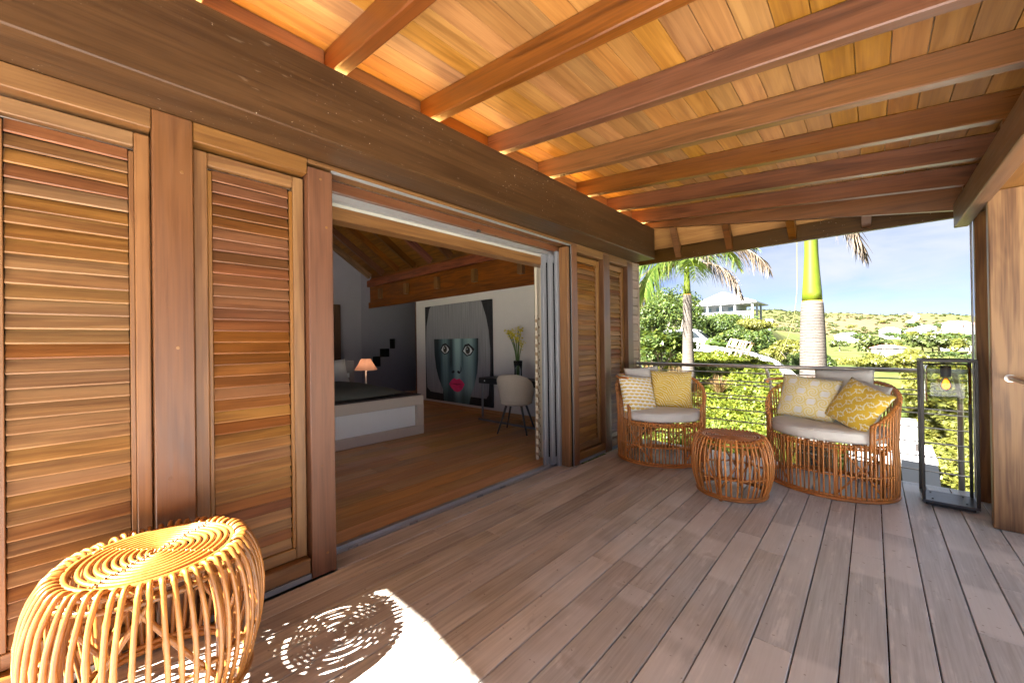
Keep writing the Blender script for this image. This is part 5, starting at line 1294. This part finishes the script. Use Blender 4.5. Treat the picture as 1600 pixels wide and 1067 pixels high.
# ================================================================== VALLEY HOUSES AND TREES
win_d = plain('far_window', (0.05, 0.055, 0.06), 0.3); roofs = {'white': vroof, 'red': plain('red_far_roof', (0.55, 0.22, 0.16), 0.8), 'green': plain('green_far_roof', (0.42, 0.55, 0.45), 0.8), 'grey': plain('grey_far_roof', (0.62, 0.63, 0.64), 0.7)}
def far_house(x, y, w, d, h, rc, label, zo=0.0, tiers=1):
    w, d, h = w*0.78, d*0.78, h*0.8
    z0 = gz(x, y)+zo; t = root('valley_house', (x, y, z0), label=label, cat='house', group='white houses in the valley')
    MB().box(x-w/2, x+w/2, y-d/2, y+d/2, z0-2.5, z0+h).build('wall', vwall, t)
    rh = h*0.45; b = MB(); e = 0.5; X0_, X1_, Y0_, Y1_ = x-w/2-e, x+w/2+e, y-d/2-e, y+d/2+e; i_ = min(w, d)*0.45
    b.add([(X0_, Y0_, z0+h), (X1_, Y0_, z0+h), (X1_, Y1_, z0+h), (X0_, Y1_, z0+h), (x-w/2+i_, y, z0+h+rh), (x+w/2-i_, y, z0+h+rh)], [(0, 1, 5, 4), (1, 2, 5), (2, 3, 4, 5), (3, 0, 4), (0, 3, 2, 1)])
    b.build('roof', roofs[rc], t)
    nw = max(2, int(w/3))
    for i in range(nw):
        xx = x-w/2 + (i+0.5)*w/nw; MB().box(xx-0.55, xx+0.55, y-d/2-0.06, y-d/2-0.01, z0+h*0.35, z0+h*0.8).build('window', win_d, t)
    return t
far_house(-7.5, 280, 14, 9, 4.2, 'white', 'white house just right of the near palm trunk, at the foot of the hill', 0.3)
far_house(10.0, 330, 12, 9, 4.5, 'green', 'white house with green roof, left one of the valley group', 1.6)
far_house(21.0, 336, 12, 9, 3.8, 'white', 'white house right beside the green roofed house', 1.2)
far_house(27.5, 365, 11, 9, 4.0, 'white', 'white house half behind trees, highest in the middle of the valley', 2.2)
far_house(37.5, 340, 13, 10, 4.0, 'grey', 'long pale house with grey roof above the lantern', 0.8)
far_house(44.0, 400, 16, 10, 4.4, 'green', 'pale house with mint roof, farthest up the valley', 2.6)
far_house(51.0, 380, 15, 10, 5.0, 'red', 'white house with red roof next to the pillar', 1.4)
far_house(30.0, 300, 17, 9, 3.2, 'white', 'low long white house in front of the grey roofed one', 0.6)
far_house(5.5, 160, 9, 6, 2.4, 'red', 'small white house with red roof low in the valley, left of the lantern', 0.6)
far_house(23.0, 200, 9, 7, 2.6, 'red', 'small red roofed house directly above the lantern', 0.4)
far_house(-90.0, 560, 12, 9, 4.5, 'white', 'lone white house on the scrubby hillside near the villa', 0.0)
def tree_mesh(seed, rx, rz_, n, leaf):
    g = np.random.default_rng(seed); P, d = crown_pts(g, n, (rx, rx, rz_), 13); P[:, 2] += rz_*1.05
    return leaves(P, d+np.array([0, 0, 0.4]), leaf, 0.7, seed)
tm = []
for s_ in range(4):
    V, n_ = tree_mesh(200+s_, 3.4, 2.6, 900, 0.62); o = leafobj('crown', V, n_, [lf_far, lf_far, lf_dark, lf_yel][s_]); tm.append(o.data); bpy.data.objects.remove(o)
trk = MB().tube([(0, 0, -1.0), (0.1, 0, 1.2), (0, 0.1, 2.6)], [0.28, 0.2, 0.1], 7); trme = bpy.data.meshes.new('trunk'); trme.from_pydata(trk.v, [], trk.f); trme.materials.append(bark)
gt = random.Random(12)
spots = []
for i in range(34):   # trees among the houses
    yy = gt.uniform(170, 345); aa = gt.uniform(-0.05, 0.135); spots.append((aa*yy+2.3, yy, gt.uniform(0.7, 1.35), 'valley'))
for i in range(12):
    yy = gt.uniform(75, 150); aa = gt.uniform(-0.04, 0.14); spots.append((aa*yy+2.3, yy, gt.uniform(0.4, 0.75), 'near'))
spots += [(28.0, 470, 1.6, 'hill'), (41.0, 472, 1.25, 'hill'), (-25, 500, 1.1, 'hill'), (-12, 480, 1.0, 'hill'), (-33, 455, 1.2, 'hill'), (10, 560, 0.9, 'hill'), (62, 480, 1.4, 'hill'), (70, 450, 1.5, 'hill'), (52, 460, 1.2, 'hill')]
for i, (xx, yy, s_, kind) in enumerate(spots):
    lab = {'valley': 'rounded green tree among the white houses in the valley', 'near': 'small green tree in the field below the houses', 'hill': 'dark round tree standing alone on the dry hillside'}[kind]
    t = root('valley_tree', (xx, yy, gz(xx, yy)-0.3), (0, 0, gt.uniform(0, 6.28)), lab, 'tree', {'valley': 'trees among the valley houses', 'near': 'trees in the valley field', 'hill': 'single trees on the hillside'}[kind], local=True)
    t.scale = (s_*gt.uniform(0.9, 1.3), s_*gt.uniform(0.9, 1.3), s_)
    for nm, me_ in (('crown', tm[gt.randrange(4)]), ('trunk', trme)):
        o = bpy.data.objects.new(nm, me_); link(o, t)
# scrub on the hillside: one mass
g = np.random.default_rng(44); C_ = []
for i in range(2600):
    yy = 385*np.exp(g.uniform(0, 1)*np.log(930/385)); aa = g.uniform(-0.42, 0.2); xx = aa*yy
    dens = 0.5+0.5*np.sin(xx*0.03+1.0)*np.cos(yy*0.017) ; dens = dens*0.5 + (0.8 if aa < -0.085 else 0.12) + (0.35 if yy > 820 and aa > 0.02 else 0)
    if g.uniform() > dens: continue
    s_ = g.uniform(0.7, 2.3); n = 36; d = g.normal(0, 1, (n, 3)); d /= np.linalg.norm(d, axis=1)[:, None]
    P = d*np.array([s_*1.2, s_*1.2, s_])*g.uniform(0.6, 1, (n, 1)); P[:, 2] = np.abs(P[:, 2]); C_.append(P + np.array([xx, yy, float(ground_z(xx, yy))]))
C_ = np.concatenate(C_); V, n_ = leaves(C_, np.tile([0, 0, 1.0], (len(C_), 1)), 1.5, 0.8, 45)
tag(leafobj('hill_scrub', V, n_, lf_far), 'low green scrub dotted over the distant hillside', 'scrub', kind='stuff')
# light track up the hill
trkp = smoothpts([(29, 470, 0), (34, 520, 0), (31, 580, 0), (38, 650, 0), (44, 720, 0), (43, 800, 0), (48, 890, 0)], 10); b = MB()
for i, p in enumerate(trkp):
    for sx in (-1, 1): b.v.append((p.x+sx*3.0, p.y, gz(p.x+sx*3.0, p.y)+1.0))
b.f = [(2*i, 2*i+1, 2*i+3, 2*i+2) for i in range(len(trkp)-1)]
tag(b.build('hill_path', plain('sandy_track', (0.55, 0.45, 0.34), 0.9, 0, 0.1, 0.1, 0.2), None, True), kind='structure')
